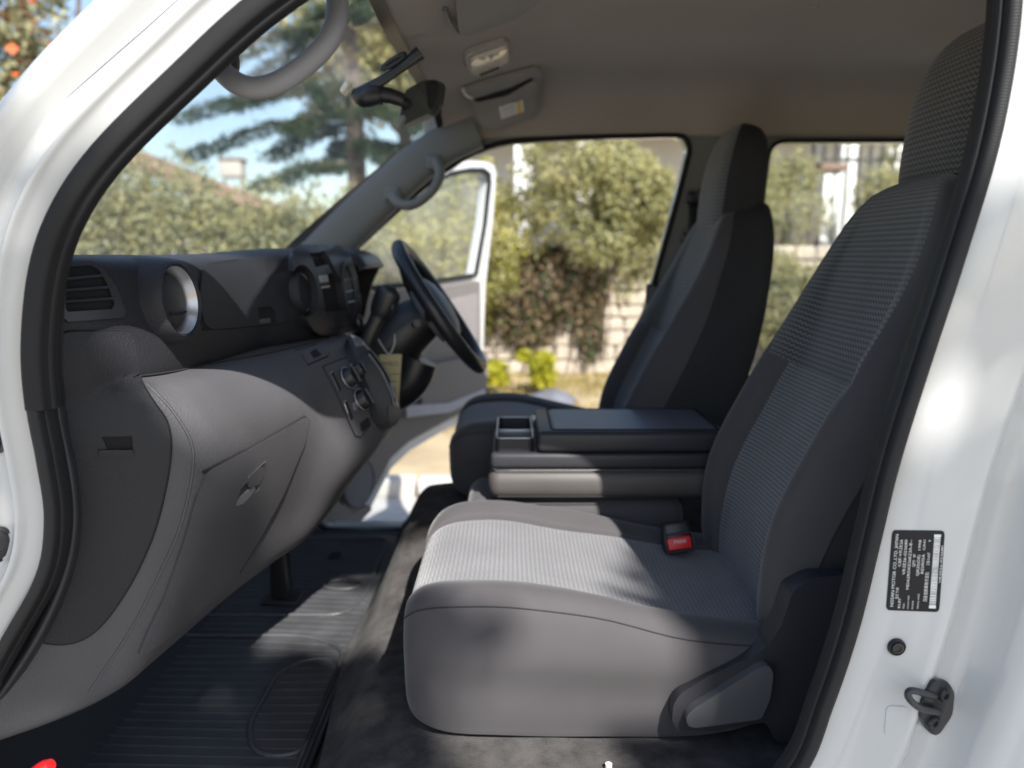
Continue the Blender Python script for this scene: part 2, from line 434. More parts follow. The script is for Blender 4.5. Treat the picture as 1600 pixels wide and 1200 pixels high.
def prof_sweep(idx, PAx, PBx, k=4):
    rows = []
    for i in idx:
        wv = wB(i % NP); a = cr(PAx, k); b = cr(PBx, k); q = a * (1 - wv) + b * wv
        rows.append([path[i % NP] + Nrm[i % NP] * u + Vector((0, y, 0)) for u, y in q])
    return np.array([[tuple(p) for p in r] for r in rows])
iA0, iA1 = 0, nA * 6 - 6
iB0, iB1 = (nA + nT) * 6, (nA + nT + len(Bpts)) * 6 - 6
G_A = prof_sweep(range(iA0, iA1 + 1), PA, PB); G_R = prof_sweep(range(iA1, iB0 + 1), PA, PB)
G_B = prof_sweep(range(iB0, iB1 + 1), PA, PB); G_S = prof_sweep(range(iB1, NP + 1), PA, PB)
sheet('front_pillar', G_A, M_WHITE, van, label='white painted front pillar with stepped door flange')
sheet('roof_rail', G_R, M_WHITE, van)
b_pil = sheet('door_pillar', G_B, M_WHITE, van, label='white painted door pillar with identification plate and latch striker')
sheet('door_sill', G_S, M_WHITE, van)
SB = Multi(bvh_of(G_B)); SA = Multi(bvh_of(G_A))
# rubber seals round the doorway: a smooth one above, a ribbed one below and behind
PS = [(.003, .012), (.0025, -.003), (-.002, -.008), (-.008, -.009), (-.013, -.006), (-.0150, .001), (-.0160, .004), (-.0180, .002), (-.0200, .006), (-.0205, .012), (-.0205, .018), (-.018, .03)]
PSB = [(.003, .010), (.0025, -.004), (-.002, -.010), (-.008, -.011), (-.014, -.008), (-.0165, .000), (-.0175, .003), (-.0205, .000), (-.023, .004), (-.024, .010), (-.024, .016), (-.021, .03)]
PS = [(u * .85 if u < 0 else u, y * .85) for u, y in PS]; PSB = [(u * .85 if u < 0 else u, y * .85) for u, y in PSB]
iJ = (nA - 7) * 6
upper = list(range(iJ, iB0 + 1)); lower = list(range(iB0, NP + iJ + 1))
sheet('door_seal', prof_sweep(upper, [(u * (1.7 if u < 0 else 1) + .001, y - .001) for u, y in PS], PSB), M_RUB, van, label='smooth black rubber seal along the front pillar')
sheet('door_seal', prof_sweep(lower, PS, PSB), M_RUBR, van, label='finely ribbed black rubber door seal')
# plugs, dimple, latch striker and identification plate on the pillars
def plug(px, py, surf, r, ring, par, m=M_BLACK, name='rubber_plug'):
    l, n_, _ = surf.hit(px, py)
    return lathe(name, [(r * ring, .0), (r * ring, .003), (r * 1.04, .005), (r, .0035), (r * .92, .0035), (r * .8, .006), (r * .45, .0065), (r * .42, .0055), (0, .0055)], l, n_, m, par, 32)
plug(1400, 1010, SB, .0085, 1.25, b_pil)
pl_a = Multi(bvh_of(G_A))
plug(-6, 686, pl_a, .012, 1.4, van, M_STEEL, 'hinge_bolt'); plug(-4, 850, pl_a, .019, 1.2, van, M_BLACK, 'hinge_bolt')
patch('pressed_dimple', [(1385, 1102), (1418, 1104), (1414, 1150), (1381, 1148)], SB, .0012, .002, M_WHITE, b_pil, r=8, step=8)
strk = [(1455, 1058), (1478, 1062), (1492, 1082), (1488, 1118), (1468, 1148), (1448, 1142), (1434, 1122), (1436, 1096)]
sp_ = patch('latch_striker', strk, SB, .005, .006, M_STEEL, van, r=8, step=8, crown=.002, label='dark steel latch striker with bent loop')
SBS = SB
h0, n0, _ = SB.hit(1470, 1090)
def on(px, py, surf, off):
    h = surf.hit(px, py); k = 0
    while h is None and k < 200:
        k += 1; a = k * 2.4; h = surf.hit(px + k * .3 * math.cos(a), py + k * .3 * math.sin(a))
    d = ray(px, py); return CAM + d * ((h[0] - CAM).dot(h[1]) / d.dot(h[1])) + h[1] * off
tube('loop', [W(1466, 1112, .012), W(1452, 1110, -.012), W(1434, 1104, -.026), W(1421, 1092, -.032), W(1419, 1082, -.032), W(1428, 1079, -.028), W(1446, 1084, -.014), W(1460, 1088, .010)], .0042, M_STEEL, sp_, n=10, smoothn=4)
for q in ((1467, 1080), (1451, 1122)):
    l, n_, _ = SB.hit(*q)
    lathe('bolt_head', [(.0085, .004), (.0085, .009), (.0065, .0115), (.004, .0115), (.0035, .009), (0, .009)], l, n_, M_STEEL, sp_, 20)
# the plate: its own flat thing glued on the pillar
qp = [Vector(p) for p in ((1384, 953), (1394, 828), (1476, 829), (1467, 956))]
def PL(u, v, h=0.0):
    p = (qp[0] * (1 - u) + qp[1] * u) * (1 - v) + (qp[3] * (1 - u) + qp[2] * u) * v
    return on(p.x, p.y, SB, h)
plate = thing('identification_plate', 'small black identification plate with white print and barcode on white door pillar', 'label', tuple(PL(.5, .5)))
pv_, pf_ = fill2d(resample([tuple(p) for p in roundpoly([(0, 0), (1, 0), (1, 1), (0, 1)], .07)], .08), (), .1)
V, F = solid([PL(p.x, p.y, .0009) for p in pv_], [PL(p.x, p.y, .0001) for p in pv_], pf_)
fixn(build('plate', V, F, M_PLATE, plate, smooth=False))
def textmesh(body):
    cu = bpy.data.curves.new('t', 'FONT'); cu.body = body; cu.size = 1.0; cu.resolution_u = 2
    o = bpy.data.objects.new('t', cu); C.objects.link(o)
    dg = bpy.context.evaluated_depsgraph_get(); me = o.evaluated_get(dg).to_mesh()
    V = [v.co.copy() for v in me.vertices]; F = [tuple(p.vertices) for p in me.polygons]
    o.evaluated_get(dg).to_mesh_clear(); bpy.data.objects.remove(o); bpy.data.curves.remove(cu); return V, F
def letter(body, u0, u1, v, hgt, par, f, m, name='lettering'):
    """text along u from u0 to u1, standing on v, cap height hgt (both fractions)"""
    V, F = textmesh(body)
    if not V: return
    x0 = min(p.x for p in V); x1 = max(p.x for p in V)
    VV = [f(u0 + (p.x - x0) / (x1 - x0) * (u1 - u0), v - p.y / .72 * hgt) for p in V]
    o = build(name, VV, F, m, par, smooth=False); return o
fp = lambda u, v: PL(u, v, .0013)
for body, u0, u1, v, hh in [('NISSAN MOTOR CO.,LTD. JAPAN', .05, .95, .125, .062), ('型式 TYPE', .15, .29, .205, .05), ('CBF-VR2E26', .55, .885, .21, .055),
        ('車台番号', .03, .155, .255, .04), ('VR2E26-023680', .45, .885, .30, .055), ('MODEL', .03, .10, .335, .03), ('MDA2RDKE26EZ3A-B--', .27, .885, .39, .055), ('COLOR TRIM', .03, .19, .415, .03), ('QM1  W', .55, .71, .475, .055),
        ('ENGINE', .03, .13, .50, .03), ('QR20(DE)', .44, .70, .56, .055), ('1998', .76, .885, .56, .05), ('TRANS. AXLE', .03, .22, .60, .03), ('RE5R05A', .47, .71, .645, .055), ('CA41', .76, .885, .645, .05),
        ('日産自動車株式会社', .13, .49, .745, .06), ('工場 PLANT', .57, .73, .745, .05), ('9', .865, .885, .745, .05), ('VR2E26-023680', .36, .82, .985, .04)]:
    letter(body, u0, u1, v, hh, plate, fp, M_SILK)
V, F = [], []
x = .05; rb = random.Random(3)
while x < .93:
    wd = rb.choice((.006, .006, .010, .014)); b_ = len(V)
    V += [fp(x, .80), fp(min(.95, x + wd), .80), fp(min(.95, x + wd), .92), fp(x, .92)]; F.append((b_, b_ + 1, b_ + 2, b_ + 3)); x += wd + rb.choice((.003, .004, .006))
for a in (.045, .925):
    b_ = len(V); V += [fp(a, .795), fp(a + .03, .795), fp(a + .03, .925), fp(a, .925)]; F.append((b_, b_ + 1, b_ + 2, b_ + 3))
build('barcode', V, F, M_SILK, plate, smooth=False)

# headliner, roof skin, far wall with its doorway and window, near wall behind the doorway, rear wall
yp = [(.07, 1.90, 0), (.085, 1.955, 0), (.14, 2.015, .5), (.30, 2.043, 1), (.75, 2.055, 1), (1.20, 2.043, 1), (1.36, 2.015, .6), (1.435, 1.955, 0), (1.455, 1.89, 0)]
def roof_pt(X, y, z):
    fr = max(0, min(1, (X + .19) / .32)); dz = -.075 * (1 - fr) ** 1.6
    return (X, y, z + dz * (1 if z > 1.95 else .25))
xs = [-.19, -.17, -.12, -.04, .08, .25, .6, 1.0, 1.6, 2.2, 2.8]
G_H = cr2(np.array([[roof_pt(X - (.03 if i == 0 else .0) * math.sin(math.pi * (y - .07) / 1.39), y, z) for (y, z, _) in yp] for i, X in enumerate(xs)]), 5, 6)
hl = sheet('headliner', G_H, M_HEAD, van, thick=.004, label='beige felt headliner')
SH = Multi(bvh_of(G_H))
lathe('clip', [(.011, 0), (.011, .002), (.008, .0035), (0, .0035)], SH.hit(1272, 11)[0], SH.hit(1272, 11)[1], M_HEAD, van, 20)
G_RF = np.array([[(X, y, z + .05 - (.10 if i == 0 else 0)) for (y, z) in ((-.02, 1.94), (.05, 2.02), (.2, 2.07), (.75, 2.09), (1.3, 2.07), (1.45, 2.02), (1.54, 1.94))] for i, X in enumerate((-.26, -.1, .3, 1.2, 2.9))])
sheet('roof', cr2(G_RF, 4, 4), M_WHITE, van, thick=.003)
YW = 1.46
far_hole = [xz(*p, YW) for p in [(520, 425), (560, 385), (610, 338), (665, 290), (722, 248), (760, 231), (800, 221), (900, 214.5), (1000, 212), (1058, 211), (1071, 217), (1077, 232), (1074, 250), (1060, 305), (1035, 395), (1006, 500), (985, 600), (965, 690)]] + [(.30, .98), (.14, .82), (-.05, .74), (-.30, .70), (-.58, .70), (-.63, .80), (-.62, 1.2), (-.60, 1.42)]
r0, r1 = xz(1203, 222, YW), xz(1200, 560, YW)
win = [tuple(p) for p in roundpoly([(r0[0], r0[1] + .004), (1.62, r0[1] + .004), (1.62, 1.18), (r0[0] - .05, 1.18)], .05)]
outer = [(-.70, .60), (-.71, 1.30), (-.58, 1.49), (-.44, 1.645), (-.33, 1.745), (-.22, 1.845), (-.17, 1.90), (2.8, 1.905), (2.8, .60)]
prism('side_lining', outer, lambda p: (p[0], YW, p[1]), (0, .03, 0), M_TRIM, van, holes=[far_hole, win], bev=.006, label='grey green lining of the driver side wall')
outer2 = [(-.95, .35), (-.98, 1.18), (-.72, 1.34), (-.58, 1.485), (-.44, 1.64), (-.33, 1.74), (-.22, 1.84), (-.15, 1.95), (2.85, 1.955), (2.85, .35)]
prism('side_panel', outer2, lambda p: (p[0], YW + .032, p[1]), (0, .05, 0), M_WHITE, van, holes=[far_hole, win], bev=.006)
tube('door_seal', [(p[0], YW - .002, p[1]) for p in far_hole], .008, M_RUB, van, n=8, closed=True, smoothn=2)
tube('window_seal', [(p[0], YW - .002, p[1]) for p in win], .006, M_RUB, van, n=8, closed=True)
prism('window_pane', win, lambda p: (p[0], YW + .05, p[1]), (0, .004, 0), M_GLASS, van)
nwin = [tuple(p) for p in roundpoly([(1.05, 1.86), (2.6, 1.86), (2.6, 1.2), (1.0, 1.2)], .06)]
prism('side_panel', [(.84, .35), (.80, 1.2), (.86, 1.95), (2.85, 1.95), (2.85, .35)], lambda p: (p[0], -.039, p[1]), (0, .06, 0), M_WHITE, van, holes=[nwin], bev=.004)
prism('window_pane', nwin, lambda p: (p[0], -.015, p[1]), (0, .004, 0), M_GLASS, van)
prism('pillar_lining', [(.50, .70), (.50, 1.3), (.60, 1.94), (.92, 1.94), (.86, .70)], lambda p: (p[0], .075, p[1]), (0, .03, 0), M_TRIM, van, bev=.004)
rw = [tuple(p) for p in roundpoly([(.2, 1.25), (1.3, 1.25), (1.25, 1.85), (.25, 1.85)], .08)]
prism('rear_door', [(-.03, .35), (1.53, .35), (1.53, 1.6), (1.46, 1.98), (.05, 1.98), (-.03, 1.6)], lambda p: (2.82, p[0], p[1]), (.05, 0, 0), M_WHITE, van, holes=[rw], bev=.004)
prism('window_pane', rw, lambda p: (2.84, p[0], p[1]), (.004, 0, 0), M_GLASS, van)
# far front pillar lining, windscreen, nose
ctr = [(497, 406), (540, 360), (592, 310), (648, 260), (696, 226), (745, 204)]
Pp = [W(px, py, 1.435) for px, py in ctr]
Q = cr([tuple(p) for p in Pp], 4); T, N = frames([Vector(p) for p in Q])
rows = []
for i, p in enumerate(Q):
    f = i / (len(Q) - 1); a_ = .064 - .012 * f; u = Vector((0, 1, 0)); v = T[i].cross(u).normalized()
    rows.append([tuple(Vector(p) + v * a_ * math.copysign(abs(math.cos(k)) ** .75, math.cos(k)) + u * .035 * math.copysign(abs(math.sin(k)) ** .75, math.sin(k))) for k in np.linspace(0, 2 * math.pi, 24, endpoint=False)])
sheet('pillar_trim', np.array(rows), M_TRIM, van, closed_v=True, label='grey green lining of the far windscreen pillar')
edge = cr([(-1.0, 1.22), (-.86, 1.38), (-.68, 1.555), (-.50, 1.71), (-.36, 1.82), (-.235, 1.925)], 5)
ys = np.linspace(.02, 1.48, 15)
G_W = np.array([[(x - (.16 - .11 * i / (len(edge) - 1)) * (1 - ((y - .75) / .73) ** 2), y, z + (.035 * i / (len(edge) - 1)) * (1 - ((y - .75) / .73) ** 2)) for y in ys] for i, (x, z) in enumerate(edge)])
_hy = G_H[0][:, 1]; _e = np.array([(np.interp(y, _hy, G_H[0][:, 0]) - .004, y, np.interp(y, _hy, G_H[0][:, 2]) + .006) for y in ys])
G_W[-1] = _e; G_W[-2] = _e * .7 + G_W[-4] * .3; G_W[-3] = _e * .36 + G_W[-4] * .64
sheet('windscreen', G_W, M_GLASS, van)
def strip(a, b, rows_):                          # black ceramic border along an edge of the windscreen
    return np.array([[tuple(Vector(r[a]) * (1 - t) + Vector(r[b]) * t + Vector((.006, 0, -.006))) for t in np.linspace(-.1, .45, 3)] for r in rows_])
sheet('windscreen_border', strip(14, 13, G_W), M_BLACK, van); sheet('windscreen_border', strip(0, 1, G_W), M_BLACK, van)
top_ = np.array([[tuple(Vector(G_W[-1][j]) * (1 - t) + Vector(G_W[-2][j]) * t + Vector((.004, 0, -.004))) for t in (-.1, .2, .5)] for j in range(15)])
sheet('windscreen_border', top_, M_BLACK, van)
G_N = np.array([[(x - b_ * (1 - ((y - .75) / .78) ** 4), y, z) for y in np.linspace(-.02, 1.53, 13)] for x, z, b_ in ((-.98, 1.25, .15), (-1.04, 1.18, .16), (-1.10, 1.0, .17), (-1.14, .75, .17), (-1.14, .5, .17), (-1.08, .36, .15))])
sheet('nose_panel', cr2(G_N, 4, 2), M_WHITE, van, thick=.003)
prism('wing_panel', [(-1.02, .36), (-1.05, 1.2), (-.97, 1.26), (-.80, 1.36), (-.66, 1.45), (-.64, 1.1), (-.74, .36)], lambda p: (p[0], .03, p[1]), (0, .02, 0), M_WHITE, van, bev=.004)
# floor, bulkhead, carpeted engine cover
prism('cabin_floor', [(-1.0, .06), (2.82, .06), (2.82, 1.46), (-1.0, 1.46)], lambda p: (p[0], p[1], .699), (0, 0, -.05), M_FLOOR, van)
G_F = np.array([[(x, y, z) for y in (.06, .5, 1.0, 1.46)] for x, z in ((-.70, .702), (-.80, .74), (-.90, .9), (-.93, 1.2), (-.92, 1.45))])
sheet('bulkhead', cr2(G_F, 3, 3), M_FLOOR, van)
sec = [(-.335, .700), (-.333, .722), (-.312, .738), (-.285, .770), (-.262, .79), (-.225, .801), (-.1, .804), (.2, .804), (.62, .804), (.66, .78), (.67, .70)]
hump = [(.16, 0), (.24, 0), (.45, 0), (.66, .0), (.80, .6), (.92, 1.25), (1.10, 1.3), (1.22, 1.0), (1.42, .6)]
G_C = []
for y, k in hump:
    G_C.append([(x + (.02 * math.sin(7 * y)) * (1 if x < -.2 else 0), y, z + k * .10 * max(0, min(1, (z - .72) / .08))) for x, z in sec])
G_C = cr2(np.array(G_C), 5, 5)
G_C[:, :, 2] += .002 * np.sin(G_C[:, :, 0] * 37 + G_C[:, :, 1] * 23) * (G_C[:, :, 2] > .72)
cc = sheet('engine_cover', G_C, M_CARP, van, flip=True, label='dark carpet covered engine hump under the seats')
SC = Multi(bvh_of(G_C))
prism('cover_side', [(x, z) for x, z in sec], lambda p: (p[0], .16, p[1]), (0, .01, 0), M_CARP, van)
tube('carpet_edging', [(-.341, y, .707) for y in np.linspace(.17, 1.30, 30)], .008, M_BLACK, van, n=8)
tube('anchor_pin', [W(951, 1196, .17) + Vector((0, 0, -.03)), W(951, 1196, .17) + Vector((0, 0, .003))], [.006, .005], M_WPAPER, van, n=12)
# ------------------------------------------------------------------ dashboard
dash = thing('dashboard', 'two tone charcoal and grey dashboard with round vents and glove box', 'dashboard', (-.6, .75, .9), kind='thing')
# upper pad: sections along Y of a profile (offset from the face, z)
face = [(.030, -.630), (.055, -.600), (.085, -.560), (.125, -.524), (.18, -.500), (.26, -.488), (.42, -.480), (.58, -.474), (.64, -.455), (.70, -.434), (.80, -.412), (.89, -.398), (.94, -.388), (.985, -.379), (1.012, -.40), (1.03, -.465), (1.12, -.48), (1.35, -.49), (1.44, -.52)]
prof = [(-.24, 1.44), (-.19, 1.515), (-.12, 1.545), (-.062, 1.551), (-.028, 1.543), (-.010, 1.520), (.000, 1.480), (.006, 1.430), (.004, 1.392), (-.006, 1.374), (-.03, 1.366), (-.07, 1.37)]
def bump_z(y): return .014 * math.exp(-((y - .80) / .16) ** 2) + .012 * math.exp(-((y - 1.18) / .14) ** 2)
G_U = []
for y, xf in face:
    e = max(0, (.125 - y) / .095)
    tk_ = max(0, min(1, (y - .12) / .06)); prf = prof[:9] + [(prof[9][0] * tk_, prof[9][1]), (prof[10][0] * tk_, prof[10][1] - (1 - tk_) * .02), (prof[11][0] * tk_ - .004 * (1 - tk_), prof[11][1] - (1 - tk_) * .05)]
    G_U.append([(xf + dx - (.02 if dx < -.03 and z > 1.4 else 0) * (1 - e), y, z + (bump_z(y) if z > 1.5 else 0) - e * (.015 if z > 1.5 else 0)) for dx, z in prf])
G_U = cr2(np.array(G_U), 6, 5)
up_ = sheet('upper_pad', G_U, M_CHAR, dash, flip=True, label='charcoal grained upper dashboard')
lo = [ # y, then X and z of the lower profile
 (.030, [(-.64, 1.40), (-.628, 1.385), (-.622, 1.345), (-.620, 1.29), (-.622, 1.18), (-.635, 1.05), (-.655, .945), (-.72, .97)]),
 (.070, [(-.60, 1.40), (-.582, 1.385), (-.574, 1.345), (-.570, 1.29), (-.572, 1.18), (-.590, 1.05), (-.615, .942), (-.69, .98)]),
 (.105, [(-.58, 1.40), (-.548, 1.388), (-.530, 1.350), (-.520, 1.29), (-.522, 1.18), (-.542, 1.06), (-.572, .948), (-.66, 1.0)]),
 (.135, [(-.57, 1.39), (-.515, 1.390), (-.482, 1.362), (-.462, 1.30), (-.466, 1.19), (-.497, 1.07), (-.541, .958), (-.64, 1.0)]),
 (.170, [(-.56, 1.385), (-.500, 1.388), (-.452, 1.366), (-.424, 1.308), (-.430, 1.205), (-.470, 1.08), (-.527, .966), (-.62, 1.01)]),
 (.240, [(-.55, 1.38), (-.490, 1.384), (-.438, 1.364), (-.404, 1.305), (-.410, 1.215), (-.455, 1.085), (-.517, .966), (-.61, 1.01)]),
 (.400, [(-.55, 1.375), (-.480, 1.380), (-.426, 1.360), (-.386, 1.300), (-.392, 1.215), (-.434, 1.09), (-.494, .966), (-.60, 1.01)]),
 (.540, [(-.54, 1.375), (-.468, 1.378), (-.412, 1.356), (-.366, 1.292), (-.364, 1.205), (-.405, 1.085), (-.466, .966), (-.60, 1.01)]),
 (.630, [(-.53, 1.375), (-.440, 1.377), (-.372, 1.362), (-.322, 1.288), (-.296, 1.195), (-.362, 1.075), (-.444, .968), (-.60, 1.01)]),
 (.720, [(-.52, 1.375), (-.425, 1.377), (-.352, 1.364), (-.300, 1.285), (-.264, 1.188), (-.345, 1.075), (-.440, .970), (-.60, 1.01)]),
 (.860, [(-.52, 1.375), (-.422, 1.377), (-.350, 1.364), (-.298, 1.285), (-.262, 1.188), (-.345, 1.075), (-.440, .970), (-.60, 1.01)]),
 (.925, [(-.52, 1.375), (-.430, 1.375), (-.372, 1.355), (-.335, 1.280), (-.320, 1.19), (-.380, 1.075), (-.450, .970), (-.60, 1.01)]),
 (.960, [(-.52, 1.375), (-.465, 1.370), (-.445, 1.340), (-.435, 1.270), (-.440, 1.18), (-.465, 1.06), (-.510, .975), (-.60, 1.0)]),
 (1.20, [(-.54, 1.375), (-.480, 1.370), (-.465, 1.340), (-.460, 1.270), (-.470, 1.18), (-.500, 1.06), (-.560, .980), (-.62, 1.0)]),
 (1.44, [(-.56, 1.375), (-.520, 1.370), (-.510, 1.340), (-.505, 1.270), (-.515, 1.18), (-.545, 1.06), (-.590, .980), (-.66, 1.0)])]
G_L = cr2(np.array([[(x, y, z) for x, z in pr] for y, pr in lo]), 7, 7)
low_ = sheet('lower_panel', G_L, M_GREY, dash, flip=True, label='paler grey lower dashboard')
SU, SL = Multi(bvh_of(G_U)), Multi(bvh_of(G_L)); SD = Multi(bvh_of(G_U), bvh_of(G_L))
# end panel, with its pull slot
endp = [(100, 521), (150, 518), (194, 517), (205, 528), (211, 560), (220, 598), (240, 630), (260, 660), (266, 700), (258, 760), (240, 830), (212, 895), (178, 950), (146, 986), (115, 1002), (80, 1004), (66, 994), (82, 950), (104, 890), (116, 820), (112, 720), (100, 620), (94, 545)]
patch('end_panel', endp, SD, .004, .006, M_CHAR, dash, curve=True, step=12, holes=[[(158, 682), (206, 681), (208, 702), (168, 702)]], label='charcoal end panel beside the door seal')
line_on('gap_shade', endp, SD, .0022, M_LINE, dash, closed=True, step=8, smooth=True, off=.0022)
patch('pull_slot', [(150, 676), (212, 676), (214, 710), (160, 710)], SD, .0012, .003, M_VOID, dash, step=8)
patch('slot_ledge', [(152, 702), (208, 701), (208, 710), (156, 712)], SD, .008, .006, M_CHAR, dash, step=6, r=3)
# edging that covers the joint of seal and dashboard
G_E = np.array([[tuple(W(px + k, py, .03 + dy)) for k, dy in ((-26, .03), (-10, .0), (4, .0), (12, .02))] for px, py in ((96, 398), (90, 470), (86, 560), (92, 650), (110, 740), (116, 820), (102, 900), (66, 985), (20, 1060), (-30, 1130))])
sheet('edge_trim', cr2(G_E, 4, 3), M_CHARS, dash)
# corner vent with slats
fr = [(97, 424), (104, 416), (140, 413), (156, 421), (176, 450), (191, 488), (188, 497), (104, 503), (96, 496)]
ho = [(101, 428), (108, 420), (138, 418), (150, 425), (163, 446), (174, 476), (170, 484), (104, 488), (100, 482)]
vent = patch('corner_vent', fr, SD, .007, .009, M_CHARS, dash, holes=[ho], step=8, label='dark corner air vent with horizontal slats')
patch('duct', [(98, 418), (150, 416), (180, 486), (98, 492)], SD, .0008, .002, M_VOID, vent, step=8)
for y0, xr in ((438, 156), (455, 167), (472, 175)):
    tube('slat', [on(100 + (xr - 100) * k / 6.0, y0 - 5 * k / 6.0, SD, .0052) for k in range(7)], .0022, M_CHARS, vent, n=8, flat=1.6)
# round vents
def round_vent(px, py, y, r, nrm, lbl, par=dash, sy=1.0):
    c = W(px, py, y); v = lathe('round_vent', [(r * 1.36, -.040), (r * 1.30, -.024), (r * 1.24, -.008), (r * 1.18, .004), (r * 1.12, .012), (r * 1.06, .014), (r * 1.02, .011), (r * .99, .002)], c, nrm, M_CHAR, par, 48, sy, label=lbl)
    lathe('silver_ring', [(r * 1.0, .010), (r * .97, .008), (r * .87, -.003), (r * .84, -.008)], c, nrm, M_SILV, v, 48, sy)
    lathe('barrel', [(r * .86, -.006), (r * .82, -.012), (r * .78, -.013), (0, -.014)], c, nrm, M_BLACK, v, 40, sy)
    lathe('flap', [(r * .80, -.012), (r * .79, -.003), (r * .6, .001), (0, .003)], c, nrm, M_CHARS, v, 40, sy)
    ax = Vector(nrm).normalized(); u = (Vector((0, 0, 1)) - ax * ax.z).normalized(); s_ = ax.cross(u)
    tube('flap_notch', [c + ax * .0045 + u * (-.30 - .10 * math.cos(k)) * r + s_ * math.sin(k) * r * .5 for k in np.linspace(-1, 1, 9)], .0016, M_LINE, v, n=6)
    return v
round_vent(271, 470, .245, .0485, (1, -.10, .10), 'round air vent with silver ring near the door')
# lid above the glove box
lid = [(316, 414), (398, 404), (420, 430), (436, 462), (446, 500), (440, 505), (328, 515), (318, 508), (308, 470)]
patch('upper_box_lid', lid, SU, .0035, .005, M_CHAR, dash, r=8, step=12, holes=[[(400, 480), (420, 479), (427, 486), (429, 503), (402, 506)]], label='charcoal lid of the upper storage box')
line_on('gap_shade', lid[1:] , SU, .0014, M_LINE, dash, step=8, off=.001, smooth=True)
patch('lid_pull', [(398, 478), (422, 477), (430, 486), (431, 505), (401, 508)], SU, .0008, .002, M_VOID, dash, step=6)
patch('pull_ledge', [(403, 499), (420, 497), (420, 504), (404, 506)], SU, .004, .004, M_GREY, dash, step=4)
# glove box lid with latch
gb = [(322, 735), (400, 694), (474, 652), (480, 656), (474, 692), (440, 772), (408, 832), (372, 892), (330, 936), (290, 970), (246, 1006), (214, 1024), (224, 996), (256, 930), (284, 850), (304, 778)]
patch('glove_box_lid', gb, SL, .0045, .007, M_GREY, dash, r=10, step=14, holes=[[(372, 762), (398, 738), (408, 742), (400, 764), (376, 786), (364, 790)]], label='grey glove box lid')
line_on('gap_shade', [(316, 738), (400, 694), (474, 651), (481, 657), (475, 692), (441, 774), (409, 834), (373, 894)], SL, .0024, M_LINE, dash, step=8, off=.0014, smooth=False)
patch('latch_recess', [(360, 752), (404, 722), (414, 722), (404, 768), (372, 792), (360, 794)], SL, .0006, .002, M_CHARS, dash, step=8)
patch('latch', [(383, 744), (412, 718), (412, 728), (402, 754), (386, 762)], SL, .0055, .004, M_GREY, dash, step=8, r=3)
patch('latch_sill', [(363, 784), (394, 758), (396, 764), (378, 785), (364, 792)], SL, .004, .004, M_SILV, dash, step=6, r=2)
# joint between the paler shelf and the pad
line_on('gap_shade', [(216, 588), (262, 582), (340, 567), (400, 556), (460, 543), (515, 529)], SD, .0022, M_LINE, dash, step=8)
# lower corner bead that runs along the end of the glove box
line_on('mould_line', [(230, 600), (268, 640), (298, 690), (300, 740), (282, 820), (252, 890), (206, 980), (140, 1080)], SL, .0022, M_GREY, dash, step=10)
# ------------------------------------------------------------------ centre bezel: vents, radio bay, hazard switch
bz = [(448, 402), (462, 394), (500, 391), (528, 392), (538, 400), (550, 440), (557, 490), (556, 506), (548, 512), (492, 522), (480, 516), (468, 500), (458, 470), (450, 430)]
h1 = [(466 + 20.5 * math.cos(a) + 5 * math.sin(a), 456 + 39 * math.sin(a)) for a in np.linspace(0, 2 * math.pi, 28, endpoint=False)]
h2 = [(475, 402), (500, 400), (506, 410), (520, 436), (536, 474), (538, 486), (534, 488), (504, 492), (498, 486), (494, 462), (486, 430)]
bez = patch('centre_bezel', bz, SU, .016, .018, M_CHARS, dash, r=6, step=7, holes=[h1, h2], label='charcoal centre bezel with radio bay')
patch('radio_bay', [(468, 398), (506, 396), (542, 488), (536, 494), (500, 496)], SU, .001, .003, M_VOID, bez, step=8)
patch('radio_shelf', [(482, 420), (504, 416), (510, 428), (487, 433)], SU, .014, .010, M_BLACK, bez, step=6)
rs = patch('radio_display', [(481, 431), (502, 429), (506, 444), (487, 447)], SU, .012, .010, M_BLACK, bez, step=6)
for k in range(5): patch('radio_key', [(484 + 4 * k, 433 - .5 * k), (486.6 + 4 * k, 432.6 - .5 * k), (488.6 + 4 * k, 443 - .5 * k), (486 + 4 * k, 443.4 - .5 * k)], SU, .0135, .003, M_SILV, bez, step=5)
patch('card_slot', [(488, 450), (506, 447), (507, 450), (489, 453)], SU, .013, .010, M_SILV, bez, step=5)
patch('bay_lip', [(500, 488), (536, 485), (538, 490), (502, 494)], SU, .018, .014, M_CHARS, bez, step=6, r=2)
round_vent(468, 457, .725, .0385, (1, -.06, .10), 'round air vent in the centre bezel', dash)
line_on('gap_shade', [(502, 512), (530, 508), (545, 503)], SU, .001, M_LINE, bez, off=.016)
# second vent and gauge hood, towards the driver
ev = [(535 + 10.5 * math.cos(a) + 7 * math.sin(a), 457 + 46 * math.sin(a)) for a in np.linspace(0, 2 * math.pi, 28, endpoint=False)]
ev2 = [(535 + 7.5 * math.cos(a) + 5.5 * math.sin(a), 456 + 37 * math.sin(a)) for a in np.linspace(0, 2 * math.pi, 28, endpoint=False)]
v2 = patch('oval_vent', ev, SU, .020, .022, M_CHARS, dash, holes=[ev2], step=6, label='narrow oval air vent beside the gauges')
patch('duct', ev2, SU, .004, .004, M_VOID, v2, step=7)
for yy in (440, 458, 474): tube('slat', [on(526 + (yy - 440) * .15 + 3 * k, yy - .6 * k, SU, .016) for k in range(7)], .0022, M_SILV, v2, n=6)
lathe('hazard_switch', [(.013, 0), (.013, .006), (.010, .009), (0, .0095)], on(549, 502, SU, .018), (1, -.1, .1), M_BLACK, dash, 24, 1.6)
hood = []
